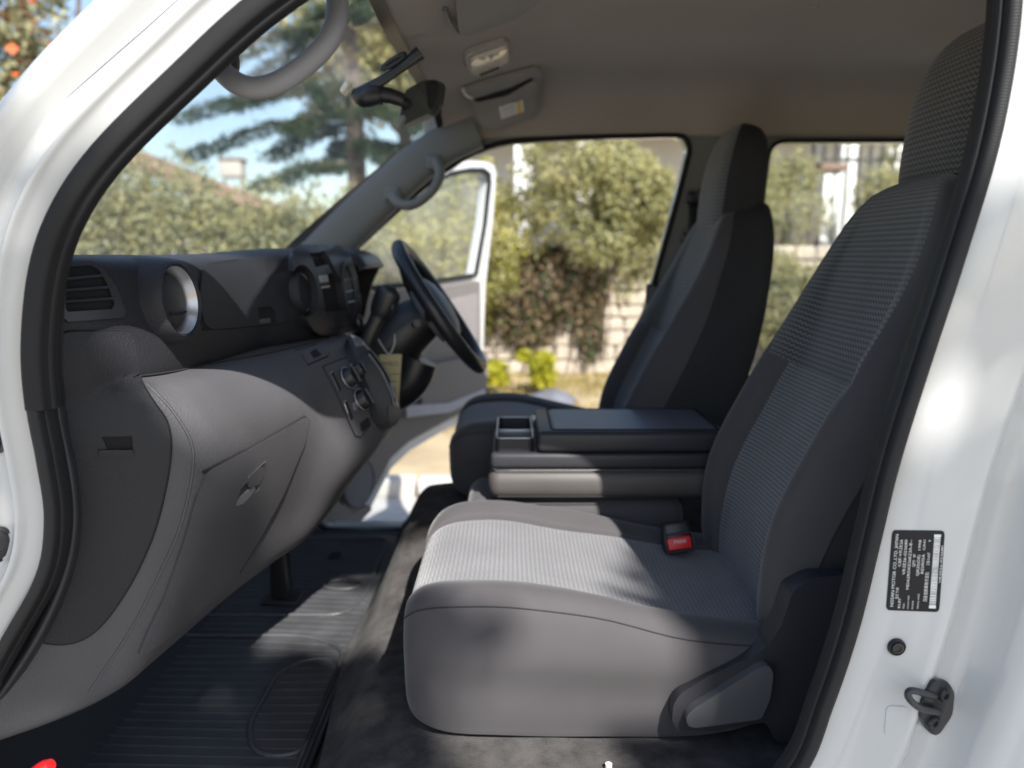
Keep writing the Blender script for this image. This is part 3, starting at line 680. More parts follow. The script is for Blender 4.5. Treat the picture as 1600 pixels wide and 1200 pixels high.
for y, k in ((1.012, .2), (1.03, .8), (1.06, 1), (1.14, 1.04), (1.24, 1), (1.31, .8), (1.34, .2)):
    hood.append([(-.60, y, 1.535), (-.54, y, 1.545 + .012 * k), (-.46, y, 1.548 + .022 * k), (-.405 + .02 * k, y, 1.540 + .020 * k), (-.375 + .02 * k, y, 1.52 + .012 * k), (-.380 + .02 * k, y, 1.51 + .008 * k), (-.43, y, 1.515)])
sheet('gauge_hood', cr2(np.array(hood), 4, 4), M_CHARS, dash, label='curved hood over the gauges')
prism('gauge_cluster', [tuple(p) for p in roundpoly([(1.035, 1.38), (1.34, 1.38), (1.33, 1.54), (1.035, 1.54)], .04)], lambda p: (-.425 - (p[1] - 1.38) * .2, p[0], p[1]), (-.03, 0, 0), M_BLACK, dash)
for s_ in (1.337,): prism('hood_cheek', [tuple(p) for p in cr([(-.47, 1.37), (-.425, 1.372), (-.41, 1.42), (-.395, 1.47), (-.375, 1.515), (-.38, 1.545), (-.43, 1.56), (-.50, 1.555), (-.52, 1.47)], 4, True)], lambda p: (p[0], s_, p[1]), (0, .012, 0), M_CHARS, dash, bev=.004)
# ------------------------------------------------------------------ coin tray, climate controls, gear selector gate
patch('coin_tray', [(470, 551), (503, 536), (513, 550), (512, 556), (480, 570)], SL, .003, .004, M_GREY, dash, r=4, step=6, holes=[[(483, 552), (494, 547), (502, 556), (489, 562)]])
line_on('gap_shade', [(462, 548), (503, 535), (514, 551), (512, 557), (480, 571)], SL, .001, M_LINE, dash, step=5, smooth=False)
patch('tray_mouth', [(482, 551), (496, 545), (504, 557), (488, 564)], SL, .0008, .002, M_VOID, dash, step=5)
hp = [(503, 574), (538, 560), (545, 568), (578, 650), (577, 664), (562, 682), (554, 680), (546, 664), (520, 606)]
hv = patch('climate_panel', hp, SL, .003, .005, M_GREY, dash, r=5, step=8, label='grey climate control panel')
line_on('gap_shade', hp + [hp[0]], SL, .0009, M_LINE, dash, step=5, off=.003, smooth=False)
def knob(px, py, r, par=hv):
    l, n_, _ = SL.hit(px, py)
    k = lathe('control_knob', [(r * 1.25, .002), (r * 1.22, .005), (r * 1.05, .006), (r, .008), (r * .95, .020), (r * .8, .023), (0, .023)], l, n_, M_BLACK, par, 28)
    a = n_.cross(Vector((0, 1, 0))).normalized()
    tube('grip_bar', [l + n_ * .025 + a * r * .9, l + n_ * .026, l + n_ * .025 - a * r * .9], .004, M_BLACK, k, n=8)
    tube('knob_rim', [l + n_ * .0065 + (a * math.cos(t) + n_.cross(a) * math.sin(t)) * r * 1.22 for t in np.linspace(0, 2 * math.pi, 28, endpoint=False)], .0009, M_SILV, k, n=6, closed=True)
knob(541, 592, .0185); knob(553, 582, .0150); knob(562, 626, .0185)
for a in ([(514, 583), (517, 581), (530, 608), (527, 611)], [(535, 628), (539, 626), (549, 652), (545, 655)]): patch('slider_slot', a, SL, .0042, .003, M_SILV, hv, step=5); patch('slider_track', [(x + .8, y + 1.5) for x, y in a], SL, .0046, .003, M_VOID, hv, step=5)
patch('push_button', [(549, 630), (553, 630), (555, 641), (551, 642)], SL, .007, .006, M_SILV, hv, r=2, step=4)
patch('power_socket', [(560, 662), (573, 652), (576, 664), (564, 675)], SL, .0046, .003, M_VOID, hv, r=2, step=5)
# selector gate: a bowed cheek beside the climate panel
gate = patch('selector_gate', [(541, 533), (556, 538), (580, 562), (601, 596), (613, 632), (612, 656), (596, 668), (584, 660), (572, 626), (556, 584), (546, 562), (538, 544)], SL, .016, .018, M_CHARS, dash, curve=True, step=7, label='bowed charcoal gear selector gate with silver strips')
line_on('silver_strip', [(556, 543), (578, 566), (598, 600), (609, 640)], SL, .0038, M_SILV, gate, off=.017, step=5)
line_on('silver_strip', [(566, 560), (586, 588), (601, 622), (605, 640)], SL, .0022, M_SILV, gate, off=.017, step=5)
line_on('selector_slot', [(562, 548), (584, 576), (600, 606), (607, 634)], SL, .0030, M_VOID, gate, off=.0165, step=5)
patch('gate_cap', [(541, 534), (556, 538), (562, 546), (548, 550)], SL, .0185, .004, M_SILV, gate, r=3, step=5)
patch('gate_foot', [(594, 640), (612, 634), (612, 655), (597, 664)], SL, .0180, .004, M_GREY, gate, r=5, step=5)
# support post under the dashboard
rbox('support_post', (-.575, .955, .80), (.05, .03, .20), .006, M_BLACK, dash, taper=(.8, 1)); rbox('post_foot', (-.57, .95, .708), (.09, .07, .010), .003, M_BLACK, dash)

# ------------------------------------------------------------------ gear lever, steering wheel, tag
gl = thing('gear_lever', 'black column gear lever with padded knob rising from the dashboard', 'gear lever', tuple(W(562, 552, .91)))
tube('lever', [W(556, 566, .905), W(566, 546, .905), W(582, 512, .91), W(598, 478, .915)], [.017, .0165, .017, .019], M_BLACK, gl, n=16, flat=.62, smoothn=4)
tube('knob', [W(590, 496, .912), W(594, 487, .914), W(602, 470, .915), W(609, 455, .915), W(613, 448, .915)], [.017, .024, .029, .027, .010], M_BLACK, gl, n=20, flat=.75, smoothn=5)
tube('release_button', [W(614, 476, .900), W(612, 484, .900)], .006, M_BLACK, gl, n=10)
SWC = W(688, 480, 1.13); swn = Vector((.83, .02, .55)).normalized()
sw = thing('steering_wheel', 'black steering wheel seen edge-on in front of the driver seat', 'steering wheel', tuple(SWC))
ua = Vector((0, 1, 0)); ua = (ua - swn * ua.dot(swn)).normalized(); va = swn.cross(ua)
tube('rim', [SWC + (ua * math.cos(t) + va * math.sin(t)) * .183 for t in np.linspace(0, 2 * math.pi, 56, endpoint=False)], 0.0185, M_BLACK, sw, n=14, closed=True)
lathe('hub_pad', [(.082, -.06), (.090, -.03), (.084, -.012), (.060, .0), (.03, .006), (0, .007)], SWC + swn * .018, swn, mat('hub plastic', (.12, .125, .15), .45), sw, 36)
for d_ in (0, math.pi, -math.pi / 2 - .35, -math.pi / 2 + .35):
    d = ua * math.cos(d_) - va * math.sin(d_) * (1 if (SWC - va).z < SWC.z else -1)
    tube('spoke', [SWC - swn * .03 + d * .05, SWC - swn * .022 + d * .11, SWC + d * .178], [.022, .017, .013], M_BLACK, sw, n=12, flat=.6, smoothn=4)
tube('column_shroud', [SWC - swn * .035, SWC - swn * .10, SWC - swn * .18 - Vector((0, 0, .01)), SWC - swn * .30 - Vector((0, 0, .02))], [.058, .072, .080, .085], M_BLACK, sw, n=24, smoothn=4)
for s_, k in ((-1, .14), (1, .13)): tube('stalk', [SWC - swn * .075, SWC - swn * .07 + ua * s_ * .08, SWC - swn * .055 + ua * s_ * k], [.010, .008, .009], M_BLACK, sw, n=10, smoothn=3)
tube('lower_shroud', [W(655, 560, 1.10), W(640, 590, 1.10), W(618, 606, 1.11), W(585, 625, 1.13)], [.05, .055, .06, .05], M_BLACK, sw, n=20, smoothn=4)
key = W(636, 600, 1.03)
tg = thing('paper_tag', 'yellowish paper tag with printed lines hanging on white string below gear lever', 'tag', tuple(W(610, 625, .99)))
tq = [(593, 555), (628, 553), (626, 606), (622, 628), (594, 610)]
tq = [(592, 554), (628, 553), (623, 630), (596, 622)]
prism('card', [tuple(p) for p in roundpoly(tq, 2)], lambda p: W(p[0], p[1], .99 + (p[1] - 553) * .0003), (0, .0006, 0), M_PAPER, tg)
for yy, a, b in ((566, 596, 622), (569, 594, 612), (576, 595, 605), (580, 595, 603), (584, 610, 624), (570, 610, 624), (590, 596, 606), (596, 597, 620)):
    prism('print_line', [(a, yy), (b, yy - .4), (b, yy + .8), (a, yy + 1.2)], lambda p: W(p[0], p[1], .9894 + (p[1] - 553) * .0003), (0, .0003, 0), M_INK, tg)
tube('string', [W(591, 530, 1.0), W(597, 540, .99), W(608, 553, .988), W(616, 538, .995), W(617, 522, 1.01)], .0014, M_STRING, tg, n=6, smoothn=4)
# ------------------------------------------------------------------ rubber floor mat
fm = thing('floor_mat', 'black ribbed rubber floor mat across the footwell', 'floor mat', (-.55, .8, .70))
prism('sheet', [tuple(p) for p in roundpoly([(-.86, .10), (-.345, .10), (-.345, 1.40), (-.86, 1.40)], .05)], lambda p: (p[0], p[1], .705), (0, 0, -.005), M_MAT, fm)
V, F = [], []
for k in range(46):
    y0 = .16 + k * .026; b_ = 0
    xs_ = np.linspace(-.84, -.36, 22); rowv = []
    for x in xs_:
        off = .012 * math.sin((x + .84) * 9) if y0 > .7 else .006 * math.sin((x + .84) * 6 + k * .2)
        base_ = len(V); V += [(x, y0 + off - .0035, .7045), (x, y0 + off, .7078), (x, y0 + off + .0035, .7045)]
        if rowv: p_ = rowv[-1]; F += [(p_, base_, base_ + 1, p_ + 1), (p_ + 1, base_ + 1, base_ + 2, p_ + 2)]
        rowv.append(base_)
ribs = build('ribs', V, F, M_MAT, fm); ribs['kind'] = 'stuff'
for P in ([(-.84, .13), (-.36, .13), (-.36, .70), (-.46, .76), (-.80, .76), (-.84, .70)], [(-.84, .86), (-.40, .86), (-.37, .95), (-.37, 1.36), (-.84, 1.36)], [(-.36, .34), (-.36, .66), (-.44, .66), (-.48, .60), (-.48, .42), (-.44, .34)]):
    tube('raised_border', [(x, y, .707) for x, y in roundpoly(P, .05)], .005, M_MAT, fm, n=8, closed=True)
tube('grommet', [(-.44 + .05 * math.cos(t), 1.03 + .03 * math.sin(t), .708) for t in np.linspace(0, 2 * math.pi, 20, endpoint=False)], .005, M_MAT, fm, n=8, closed=True)
prism('fixing_hole', [(-.52, 1.20), (-.49, 1.20), (-.49, 1.25), (-.52, 1.25)], lambda p: (p[0], p[1], .7086), (0, 0, -.001), M_VOID, fm)
rf = thing('red_flare', 'red plastic cap of an emergency flare below the dashboard end', 'flare', tuple(W(66, 1215, .12)))
tube('cap', [W(40, 1226, .12), W(68, 1203, .12), W(80, 1194, .12)], [.013, .013, .008], M_RED, rf, n=16, smoothn=3)
# ------------------------------------------------------------------ seats
SEC = [(-1.0, -.50, 0), (-.985, -.20, .3), (-.92, -.02, .75), (-.80, 0, 1.0), (-.66, 0, .72), (-.575, 0, .12), (-.30, 0, -.06), (0, 0, -.10), (.30, 0, -.06), (.575, 0, .12), (.66, 0, .72), (.80, 0, 1.0), (.92, -.02, .75), (.985, -.20, .3), (1.0, -.50, 0), (.96, -.85, 0), (.75, -.99, 0), (0, -1.03, 0), (-.75, -.99, 0), (-.96, -.85, 0)]
NSEC = len(SEC)
def ring(cx, cy, cz, w, th, b, lean):
    n = Vector((-math.cos(lean), 0, math.sin(lean)))
    base = Vector((cx, cy, cz)) - n * b
    return [tuple(base + Vector((0, y * w, 0)) + n * (d * th + k * b)) for y, d, k in SEC]
def pieces(G, names, parent, par_map=None):
    """cut a closed loft into named pieces: (name, i0, i1, j0, j1, material)"""
    out = {}
    for nm, i0, i1, j0, j1, m, lb in names:
        J = [j % G.shape[1] for j in range(j0, j1 + 1)]
        o = sheet(nm, G[i0:i1 + 1][:, J], m, parent, label=lb); out.setdefault(nm, o)
    return out
K = 4
def make_seat(nm, label, cy, dx=0.0, dz=0.0, cush=True, dzc=0.0, lean_k=1.0, head_dz=0.0, head_dx=0.0, tk=1.0, cdx=0.0, czb=0.0):
    root = thing(nm, label, 'seat', (dx + .2, cy, .826))
    st = [(.90, .415, .20, .10, .005), (.95, .398, .222, .13, .02), (1.02, .388, .236, .15, .034), (1.15, .400, .247, .170, .056), (1.30, .467, .248, .170, .058), (1.42, .534, .243, .158, .042), (1.50, .578, .232, .145, .020), (1.57, .612, .208, .132, .010), (1.62, .634, .178, .118, .004), (1.655, .655, .140, .095, .001), (1.672, .675, .095, .055, .0), (1.678, .69, .05, .02, 0)]
    lean = math.radians(24) * lean_k
    R = []
    for z, x, w_, th, b in st:
        xx = .39 + (x - .39) * lean_k
        ln = lean * max(0.15, min(1, (z - .95) / .3)) * (1 - 1.5 * max(0, min(1, (z - 1.42) / .2)))
        R.append(ring(xx + dx, cy, z + dz, w_ * .97, th * tk, b, ln))
    G = cr2(np.array(R), K, K, True); nj = G.shape[1]
    iS = 5 * K - 2
    # sink the seams a little
    for j in (5 * K - 2, 9 * K + 2):
        for i in range(0, iS): G[i, j] += np.array((.006, 0, 0))
    for j in range(3 * K, 11 * K + 1): G[iS, j] += np.array((.006, 0, -.002))
    e = G.shape[0] - 1
    pieces(G, [('backrest_panel', 0, iS, 5 * K - 2, 9 * K + 2, M_K2, 'finely woven grey panel of the backrest'), ('shoulder', iS, e, K, 3 * K, M_SIDE, None), ('shoulder', iS, e, 11 * K, 13 * K, M_SIDE, None), ('upper_panel', iS, e, 3 * K, 11 * K, M_K1, 'coarsely woven dark panel across the shoulders'),
               ('bolster', 0, iS, K, 5 * K - 2, M_SIDE, None), ('bolster', 0, iS, 9 * K + 2, 13 * K, M_SIDE, None),
               ('backrest_shell', 0, iS, 13 * K, nj + K, M_BACKC, 'black cloth back and flank of the backrest'), ('backrest_shell', iS, e, 13 * K, nj + K, M_BACKC, None)], root)
    # piping along the flank
    for j in (K, 13 * K):
        tube('seam', [tuple(G[i, j]) for i in range(2, iS + 8)], .0013, M_STITCH, root, n=6)
    # headrest
    hs = [(1.655, .700, .118, .085), (1.668, .692, .132, .105), (1.70, .690, .140, .118), (1.78, .698, .141, .120), (1.845, .712, .134, .112), (1.885, .727, .116, .096), (1.91, .745, .088, .068), (1.922, .765, .045, .03)]
    H = []
    for z, x, w_, th in hs:
        xx = .39 + (x - .39) * (lean_k * .5 + .5 if lean_k != 1 else 1)
        n = Vector((-math.cos(.14), 0, math.sin(.14))); c = Vector((xx + dx + head_dx, cy, z + dz + head_dz)); row = []
        for t in np.linspace(0, 2 * math.pi, 24, endpoint=False):
            a, b = math.cos(t), math.sin(t); a_ = math.copysign(abs(a) ** .55, a); b_ = math.copysign(abs(b) ** .55, b)
            row.append(tuple(c + Vector((0, a_ * w_, 0)) + n * ((b_ - 1) * th * .5)))
        H.append(row)
    H = cr2(np.array(H), 3, 2, True); e = H.shape[0] - 1
    pieces(H, [('headrest', 0, e, 5, 19, M_K1, 'woven front of the headrest'), ('headrest_shell', 0, e, 19, 53, M_BACKC, 'black back of the headrest')], root)
    for s_ in (-.05, .05): tube('headrest_post', [Vector((H[0, 12, 0] + .05, cy + s_, 1.62 + dz)), Vector((H[0, 12, 0] + .05, cy + s_, 1.69 + dz + head_dz))], .006, M_STEEL, root, n=10)
    if cush:
        cs = [(-.174, .955, .925, .13, .0), (-.172, .985, .890, .185, .004), (-.162, 1.010, .860, .219, .008), (-.137, 1.034, .841, .239, .012), (-.09, 1.047, .828, .250, .016), (0, 1.048, .824, .254, .022), (.12, 1.026, .822, .254, .026), (.24, 1.000, .824, .252, .026), (.34, .984, .835, .25, .024), (.42, .975, .86, .245, .02), (.455, .965, .89, .235, .0)]
        # section: from near flank over the top to the far flank and back below
        CS = [(-.965, -.62), (-1.0, -.42), (-.99, -.20), (-.955, -.075), (-.89, -.005), (-.79, .012), (-.66, -.03), (-.60, -.075), (-.3, -.095), (0, -.10), (.3, -.095), (.60, -.075), (.66, -.03), (.79, .012), (.89, -.005), (.955, -.075), (.99, -.20), (1.0, -.42), (.965, -.62), (.92, -.90), (.80, -1.0), (0, -1.0), (-.80, -1.0), (-.92, -.90)]
        R = []
        for x, zt, zb, w_, b in cs:
            h = zt - zb + .02 - czb
            R.append([(x + dx + cdx, cy + y * w_, zt + dzc + d * h) for y, d in CS])
        Gc = cr2(np.array(R), K, K, True); nj = Gc.shape[1]; e = Gc.shape[0] - 1
        rq = np.random.RandomState(4)
        for q_ in range(26):                       # soft sags and puckers of the cover
            ph = rq.uniform(0, 6.28); kx, ky, kz = rq.normal(size=3) * (9, 16, 22); am = .0009
            wv_ = am * np.sin(Gc[:, :, 0] * kx + Gc[:, :, 1] * ky + Gc[:, :, 2] * kz + ph)
            Gc[:, :, 2] += wv_ * .8; Gc[:, :, 1] += wv_
        for j in (7 * K - 1, 11 * K + 1):
            for i in range(4, e - 2): Gc[i, j] += np.array((0, 0, -.005))
        pieces(Gc, [('cushion_panel', 0, e, 7 * K - 1, 11 * K + 1, M_K3, 'pale grey woven seat panel'), ('cushion_bolster', 0, e, 3 * K, 7 * K - 1, M_SIDE, None), ('cushion_bolster', 0, e, 11 * K + 1, 15 * K, M_SIDE, None),
                    ('cushion_flank', 0, e, 15 * K, nj + 3 * K, M_SIDE, None)], root)
        cap = [tuple(p) for p in Gc[0]]
        build('cushion_front', cap, [tuple(range(len(cap)))], M_K3, root)
        tube('seam', [tuple(Vector(Gc[i, 3 * K]) + Vector((0, -.0006, 0))) for i in range(2, e - 6)], .0011, M_STITCH, root, n=6)
        # crease across the cushion
        rbox('seat_base', (dx + cdx + .16, cy, (.80 + .84 + dzc + czb) / 2), (.44, .38, .05 + dzc + czb), .006, M_BACKC, root)
    return root, G
seat_p, GP = make_seat('passenger_seat', 'grey cloth passenger seat nearest the open door with recline lever', .468)
seat_d, GD = make_seat('driver_seat', 'grey and black driver seat behind the steering wheel', 1.195, dx=-.135, dz=.0, dzc=.095, lean_k=1.0, head_dz=-.045, head_dx=-.055, tk=1.12, cdx=.15, czb=.05)
# recliner cover and lever on the near flank of the passenger seat
rc = [(1052, 1102), (1062, 1085), (1105, 1058), (1170, 1028), (1200, 1010), (1222, 975), (1238, 925), (1268, 903), (1325, 898), (1330, 1010), (1310, 1100), (1270, 1158), (1212, 1160), (1198, 1128), (1120, 1142), (1058, 1142), (1050, 1128)]
rcv = prism('recliner_cover', [tuple(p) for p in roundpoly(rc, 9)], lambda p: W(p[0], p[1], .205), (0, .045, 0), M_CHARS, seat_p, bev=.010, label='charcoal plastic recliner cover')
lv = [(1072, 1120), (1084, 1108), (1190, 1042), (1203, 1040), (1209, 1054), (1204, 1092), (1190, 1124), (1086, 1138), (1074, 1134)]
prism('recline_lever', [tuple(p) for p in roundpoly(lv, 8)], lambda p: W(p[0], p[1], .188), (0, .022, 0), M_LEVER, seat_p, bev=.007, label='charcoal recline lever')
# ------------------------------------------------------------------ folded centre seat with console on its back
con = thing('centre_console', 'folded centre seat back used as console with lid and open tray', 'console', (.18, .75, 1.06))
CY = lambda y: .702 + (y - .612) * .942
CZ = lambda z: z - .016
def cbox(nm, x0, x1, y0, y1, z0, z1, bev, m, par, lbl=None, bulge=0.0, seg=4):
    y0, y1, z0, z1 = CY(y0), CY(y1), CZ(z0), CZ(z1)
    return rbox(nm, ((x0 + x1) / 2, (y0 + y1) / 2, (z0 + z1) / 2), (x1 - x0, y1 - y0, z1 - z0), bev, m, par, seg=seg, label=lbl)
cbox('padded_back', -.052, .44, .612, .888, 1.056, 1.122, .026, M_VINYL, con, 'padded lower half covered in vinyl')
cbox('tray_body', -.046, .44, .618, .882, 1.1235, 1.158, .010, M_CHARS, con)
tube('stitching', [(x, CY(.611), CZ(1.067)) for x in np.linspace(-.03, .40, 40)], .0014, M_STITCH, con, n=6)
tube('bright_bead', [(x, CY(y), CZ(1.123)) for x, y in ((-.044, .63), (-.03, .6165), (0, .6155), (.2, .6155), (.42, .6155))], .0013, M_LEVER, con, n=6)
# open tray with rim and divider
rimo = roundpoly([(-.036, .632), (.046, .632), (.046, .868), (-.036, .868)], .016); rimi = roundpoly([(-.030, .640), (.042, .640), (.042, .860), (-.030, .860)], .012)
prism('tray_rim', [tuple(p) for p in rimo], lambda p: (p[0], CY(p[1]), CZ(1.186)), (0, 0, -.034), M_CHARS, con, holes=[[tuple(p) for p in rimi]], bev=.0015)
tube('rim_bead', [(p[0], CY(p[1]), CZ(1.1865)) for p in roundpoly([(-.033, .636), (.044, .636), (.044, .864), (-.033, .864)], .014)], .0022, M_SILV, con, n=8, closed=True)
prism('tray_floor', [tuple(p) for p in rimi], lambda p: (p[0], CY(p[1]), CZ(1.160)), (0, 0, -.002), M_VOID, con)
rbox('divider', (.006, CY(.735), CZ(1.174)), (.072, .004, .022), .0015, M_SILV, con)
cbox('lid', .052, .45, .615, .885, 1.160, 1.204, .012, M_CHARS, con, 'hinged charcoal lid')
prism('lid_insert', [tuple(p) for p in roundpoly([(.090, .645), (.43, .645), (.43, .868), (.090, .868)], .008)], lambda p: (p[0], CY(p[1]), CZ(1.2052)), (0, 0, -.004), M_LIDT, con, bev=.001)
tube('insert_groove', [(p[0], CY(p[1]), CZ(1.2042)) for p in roundpoly([(.083, .638), (.437, .638), (.437, .874), (.083, .874)], .010)], .0022, M_LINE, con, n=6, closed=True)
rbox('lid_latch', (.050, CY(.80), CZ(1.196)), (.010, .03, .012), .003, M_SILV, con)
# cushion of the centre seat, showing in front of and below the console
ccs = thing('centre_seat_cushion', 'narrow grey centre seat cushion under the folded console', 'seat', (.1, .77, .83))
rbox('cushion', (.135, .815, .925), (.47, .20, .225), .035, M_SIDE, ccs, seg=5)
# ------------------------------------------------------------------ seat belt buckle
bc = W(1059, 842, .575)
bk = thing('belt_buckle', 'black seat belt buckle with red release button on the passenger seat', 'seat belt buckle', tuple(bc))
Rb = Matrix.Rotation(math.radians(-18), 3, 'X') @ Matrix.Rotation(math.radians(-8), 3, 'Y')
rbox('housing', bc + Vector((0, .012, 0)), (.058, .045, .060), .007, M_BLACK, bk, rot=Rb, taper=(.86, .9))
rbox('release_button', bc + Vector((0, -.012, -.004)), (.047, .012, .024), .003, M_RED, bk, rot=Rb)
letter('PRESS', -.012, .012, .003, .006, bk, lambda u, v: bc + Rb @ Vector((u, -.0187, -.004 - v)), M_SILK)
tube('rim', [bc + Rb @ Vector((p[0], -.0135, p[1] - .006)) for p in roundpoly([(-.027, -.017), (.027, -.017), (.027, .017), (-.027, .017)], .006)], .002, M_CHARS, bk, n=8, closed=True)
tube('stalk', [bc + Vector((.01, .03, -.015)), bc + Vector((.03, .05, -.05)), bc + Vector((.05, .055, -.13))], .012, M_BLACK, bk, n=10)
# small black knob on the engine cover beyond the seat
kb = thing('lever_knob', 'small black knob on the carpeted hump in front of the console', 'knob', tuple(W(717, 775, .93)))
kc = W(717, 772, .93)
lathe('cap', [(.020, -.015), (.021, -.002), (.019, .006), (.010, .010), (0, .011)], kc, (0, 0, 1), M_BLACK, kb, 24)
lathe('boot', [(.040, -.055), (.032, -.035), (.024, -.016), (.018, -.014)], kc, (0, 0, 1), M_RUB, kb, 24)
# ------------------------------------------------------------------ driver's seat belt on the far pillar
sb = thing('seat_belt', 'black seat belt hanging on the grey pillar behind the driver seat', 'seat belt', tuple(W(1090, 400, 1.43)))
rbox('upper_anchor', W(1091, 309, 1.435), (.07, .03, .035), .010, M_CHARS, sb, seg=4)
tube('anchor_bolt', [W(1098, 303, 1.40), W(1098, 303, 1.43)], .018, M_CHARS, sb, n=16)
Gb = np.array([[tuple(W(px + k, py, yy)) for k in (-16, 0, 16)] for px, py, yy in ((1092, 318, 1.425), (1092, 350, 1.42), (1088, 400, 1.415), (1083, 450, 1.41), (1080, 520, 1.405))])
sheet('webbing', cr2(Gb, 4, 2), M_RUB, sb, thick=.0015)
rbox('belt_guide', W(1078, 372, 1.41), (.05, .02, .03), .006, M_BLACK, sb)
rbox('pillar_pocket', W(1030, 470, 1.44), (.08, .03, .10), .008, M_BLACK, sb)
# rear bench back glimpsed between the front seats
rs_ = thing('bench_seat', 'dark rear seat glimpsed behind the passenger headrest', 'seat', (1.12, 1.12, .70))
rbox('backrest', (1.14, 1.12, 1.26), (.14, .50, .72), .05, M_BACKC, rs_, rot=Matrix.Rotation(math.radians(12), 3, 'Y'), seg=5)
rbox('headrest', (1.02 + .215, 1.13, 1.70), (.09, .25, .16), .035, M_BACKC, rs_, rot=Matrix.Rotation(math.radians(12), 3, 'Y'), seg=5)
rbox('cushion', (1.14, 1.12, .90), (.40, .50, .14), .04, M_BACKC, rs_, seg=5)
for a in (.92, 1.32): rbox('leg', (1.14, a, .765), (.30, .04, .128), .006, M_STEEL, rs_)
# ------------------------------------------------------------------ open driver's door, swung outwards on its front hinges
HG = Vector((-.60, 1.53, 0)); OA = math.radians(63)
da = Vector((math.cos(OA), math.sin(OA), 0)); dn = Vector((math.sin(OA), -math.cos(OA), 0))
door = thing('swing_door', 'white driver door standing open with pale grey lining and speaker', 'vehicle door', tuple(HG + Vector((0, 0, .65))), kind='thing')
def dsz(px, py):
    p = WP(px, py, HG, dn); return ((p - HG).dot(da), p.z)
def D3(p, h=0.0): return HG + da * p[0] + Vector((0, 0, p[1])) + dn * h
dout = [(495, 405), (560, 345), (630, 288), (682, 262), (712, 256), (735, 251), (760, 252), (772, 257), (776, 270), (772, 335), (760, 440), (755, 560), (746, 632), (738, 648), (715, 662), (672, 686), (640, 705), (612, 732), (596, 762), (578, 798), (556, 822), (520, 834), (486, 834)]
do = [dsz(*p) for p in dout] + [(.02, .66), (.02, 1.50)]
dwin = [(530, 412), (595, 350), (655, 297), (702, 272), (735, 266), (755, 266), (763, 272), (764, 285), (757, 350), (743, 428), (735, 431), (660, 442), (585, 450)]
dw = [dsz(*p) for p in dwin] + [(.06, 1.475), (.06, 1.52)]
prism('shell', do, lambda p: D3(p, 0), -dn * .05, M_WHITE, door, holes=[dw], bev=.008)
prism('pane', dw, lambda p: D3(p, -.02), -dn * .004, M_GLASS, door)
tube('window_seal', [D3(p, .002) for p in dw], .010, M_RUB, door, n=8, closed=True)
ti = [dsz(*p) for p in [(585, 458), (660, 449), (735, 438), (744, 440), (745, 560), (737, 622), (722, 642), (672, 668), (632, 690), (604, 716), (588, 748), (568, 780), (545, 806), (518, 814)]] + [(.06, .70), (.06, 1.46)]
trim = prism('lining', ti, lambda p: D3(p, .022), -dn * .022, M_DOORT, door, bev=.012, label='pale grey door lining')
def dpatch(nm, pts, h, th, m, par, bev=.004, r=4): return prism(nm, [tuple(p) for p in roundpoly([dsz(*p) for p in pts], r * .0022)], lambda p: D3(p, h), -dn * th, m, par, bev=bev)
dpatch('arm_rest', [(640, 570), (700, 560), (745, 545), (744, 612), (700, 634), (640, 640)], .055, .034, M_DOORT, trim, .014, 12)
dpatch('upper_insert', [(690, 470), (738, 458), (738, 530), (692, 540)], .028, .007, mat('door insert', (.22, .2, .2), .7, bump=(600, .3)), trim, .003, 6)
dpatch('pocket_lip', [(612, 632), (680, 628), (738, 606), (738, 618), (682, 642), (614, 650)], .062, .04, mat('pale lip', (.36, .36, .40), .5), trim, .006, 4)
sc_ = D3(dsz(551, 752), .024)
lathe('speaker', [(.085, -.004), (.085, .006), (.078, .010), (.074, .006), (0, .009)], sc_, dn, mat('speaker mesh', (.13, .13, .145), .7, bump=(-400, .6)), door, 36, label='round grey loudspeaker grille')
dpatch('kick_guard', [(505, 770), (540, 800), (566, 786), (572, 794), (545, 822), (505, 822), (494, 800)], .028, .02, M_DOORT, door, .006, 6)
for z_ in (1.30, .86): rbox('hinge', HG + Vector((-.01, .0, z_)), (.06, .05, .07), .008, M_WHITE, door)
lathe('blue_cap', [(.011, 0), (.011, .02), (.008, .024), (0, .024)], D3(dsz(637, 600), .02), dn, M_BLUE, door, 18)
# ------------------------------------------------------------------ ceiling and windscreen fittings
sv = thing('sun_visor', 'grey fabric sun visor folded against the headliner at the top edge', 'sun visor', tuple(SH.hit(760, 10)[0]))
patch('flap', [(704, -70), (712, 34), (720, 38), (800, 12), (900, -60)], SH, .024, .014, mat('visor cloth', (.26, .245, .225), .85, bump=(900, .3)), sv, r=6, step=14)
tube('hinge_arm', [on(693, 10, SH, .004), on(700, 24, SH, .012), on(712, 38, SH, .016), on(722, 30, SH, .016)], .0045, M_TRIM, sv, n=10, smoothn=4)
lp = thing('cabin_lamp', 'small rectangular cabin lamp with clear lens on the headliner', 'lamp', tuple(SH.hit(760, 85)[0]))
patch('housing', [(725, 82), (732, 76), (788, 58), (793, 62), (794, 82), (788, 90), (738, 110), (730, 106)], SH, .010, .012, mat('lamp housing', (.34, .31, .28), .6), lp, r=4, step=7)
patch('lens', [(731, 88), (738, 81), (790, 63), (792, 84), (787, 88), (741, 106), (734, 103)], SH, .019, .012, M_LENS, lp, r=4, step=7, crown=.004)
patch('switch', [(746, 104), (776, 92), (778, 95), (748, 107)], SH, .024, .008, M_BLACK, lp, step=5)
pk = thing('visor_pocket', 'driver sun visor with document pocket and small white sticker', 'sun visor', tuple(SH.hit(790, 150)[0]))
M_PK = mat('pocket cloth', (.27, .25, .225), .8, bump=(800, .3))
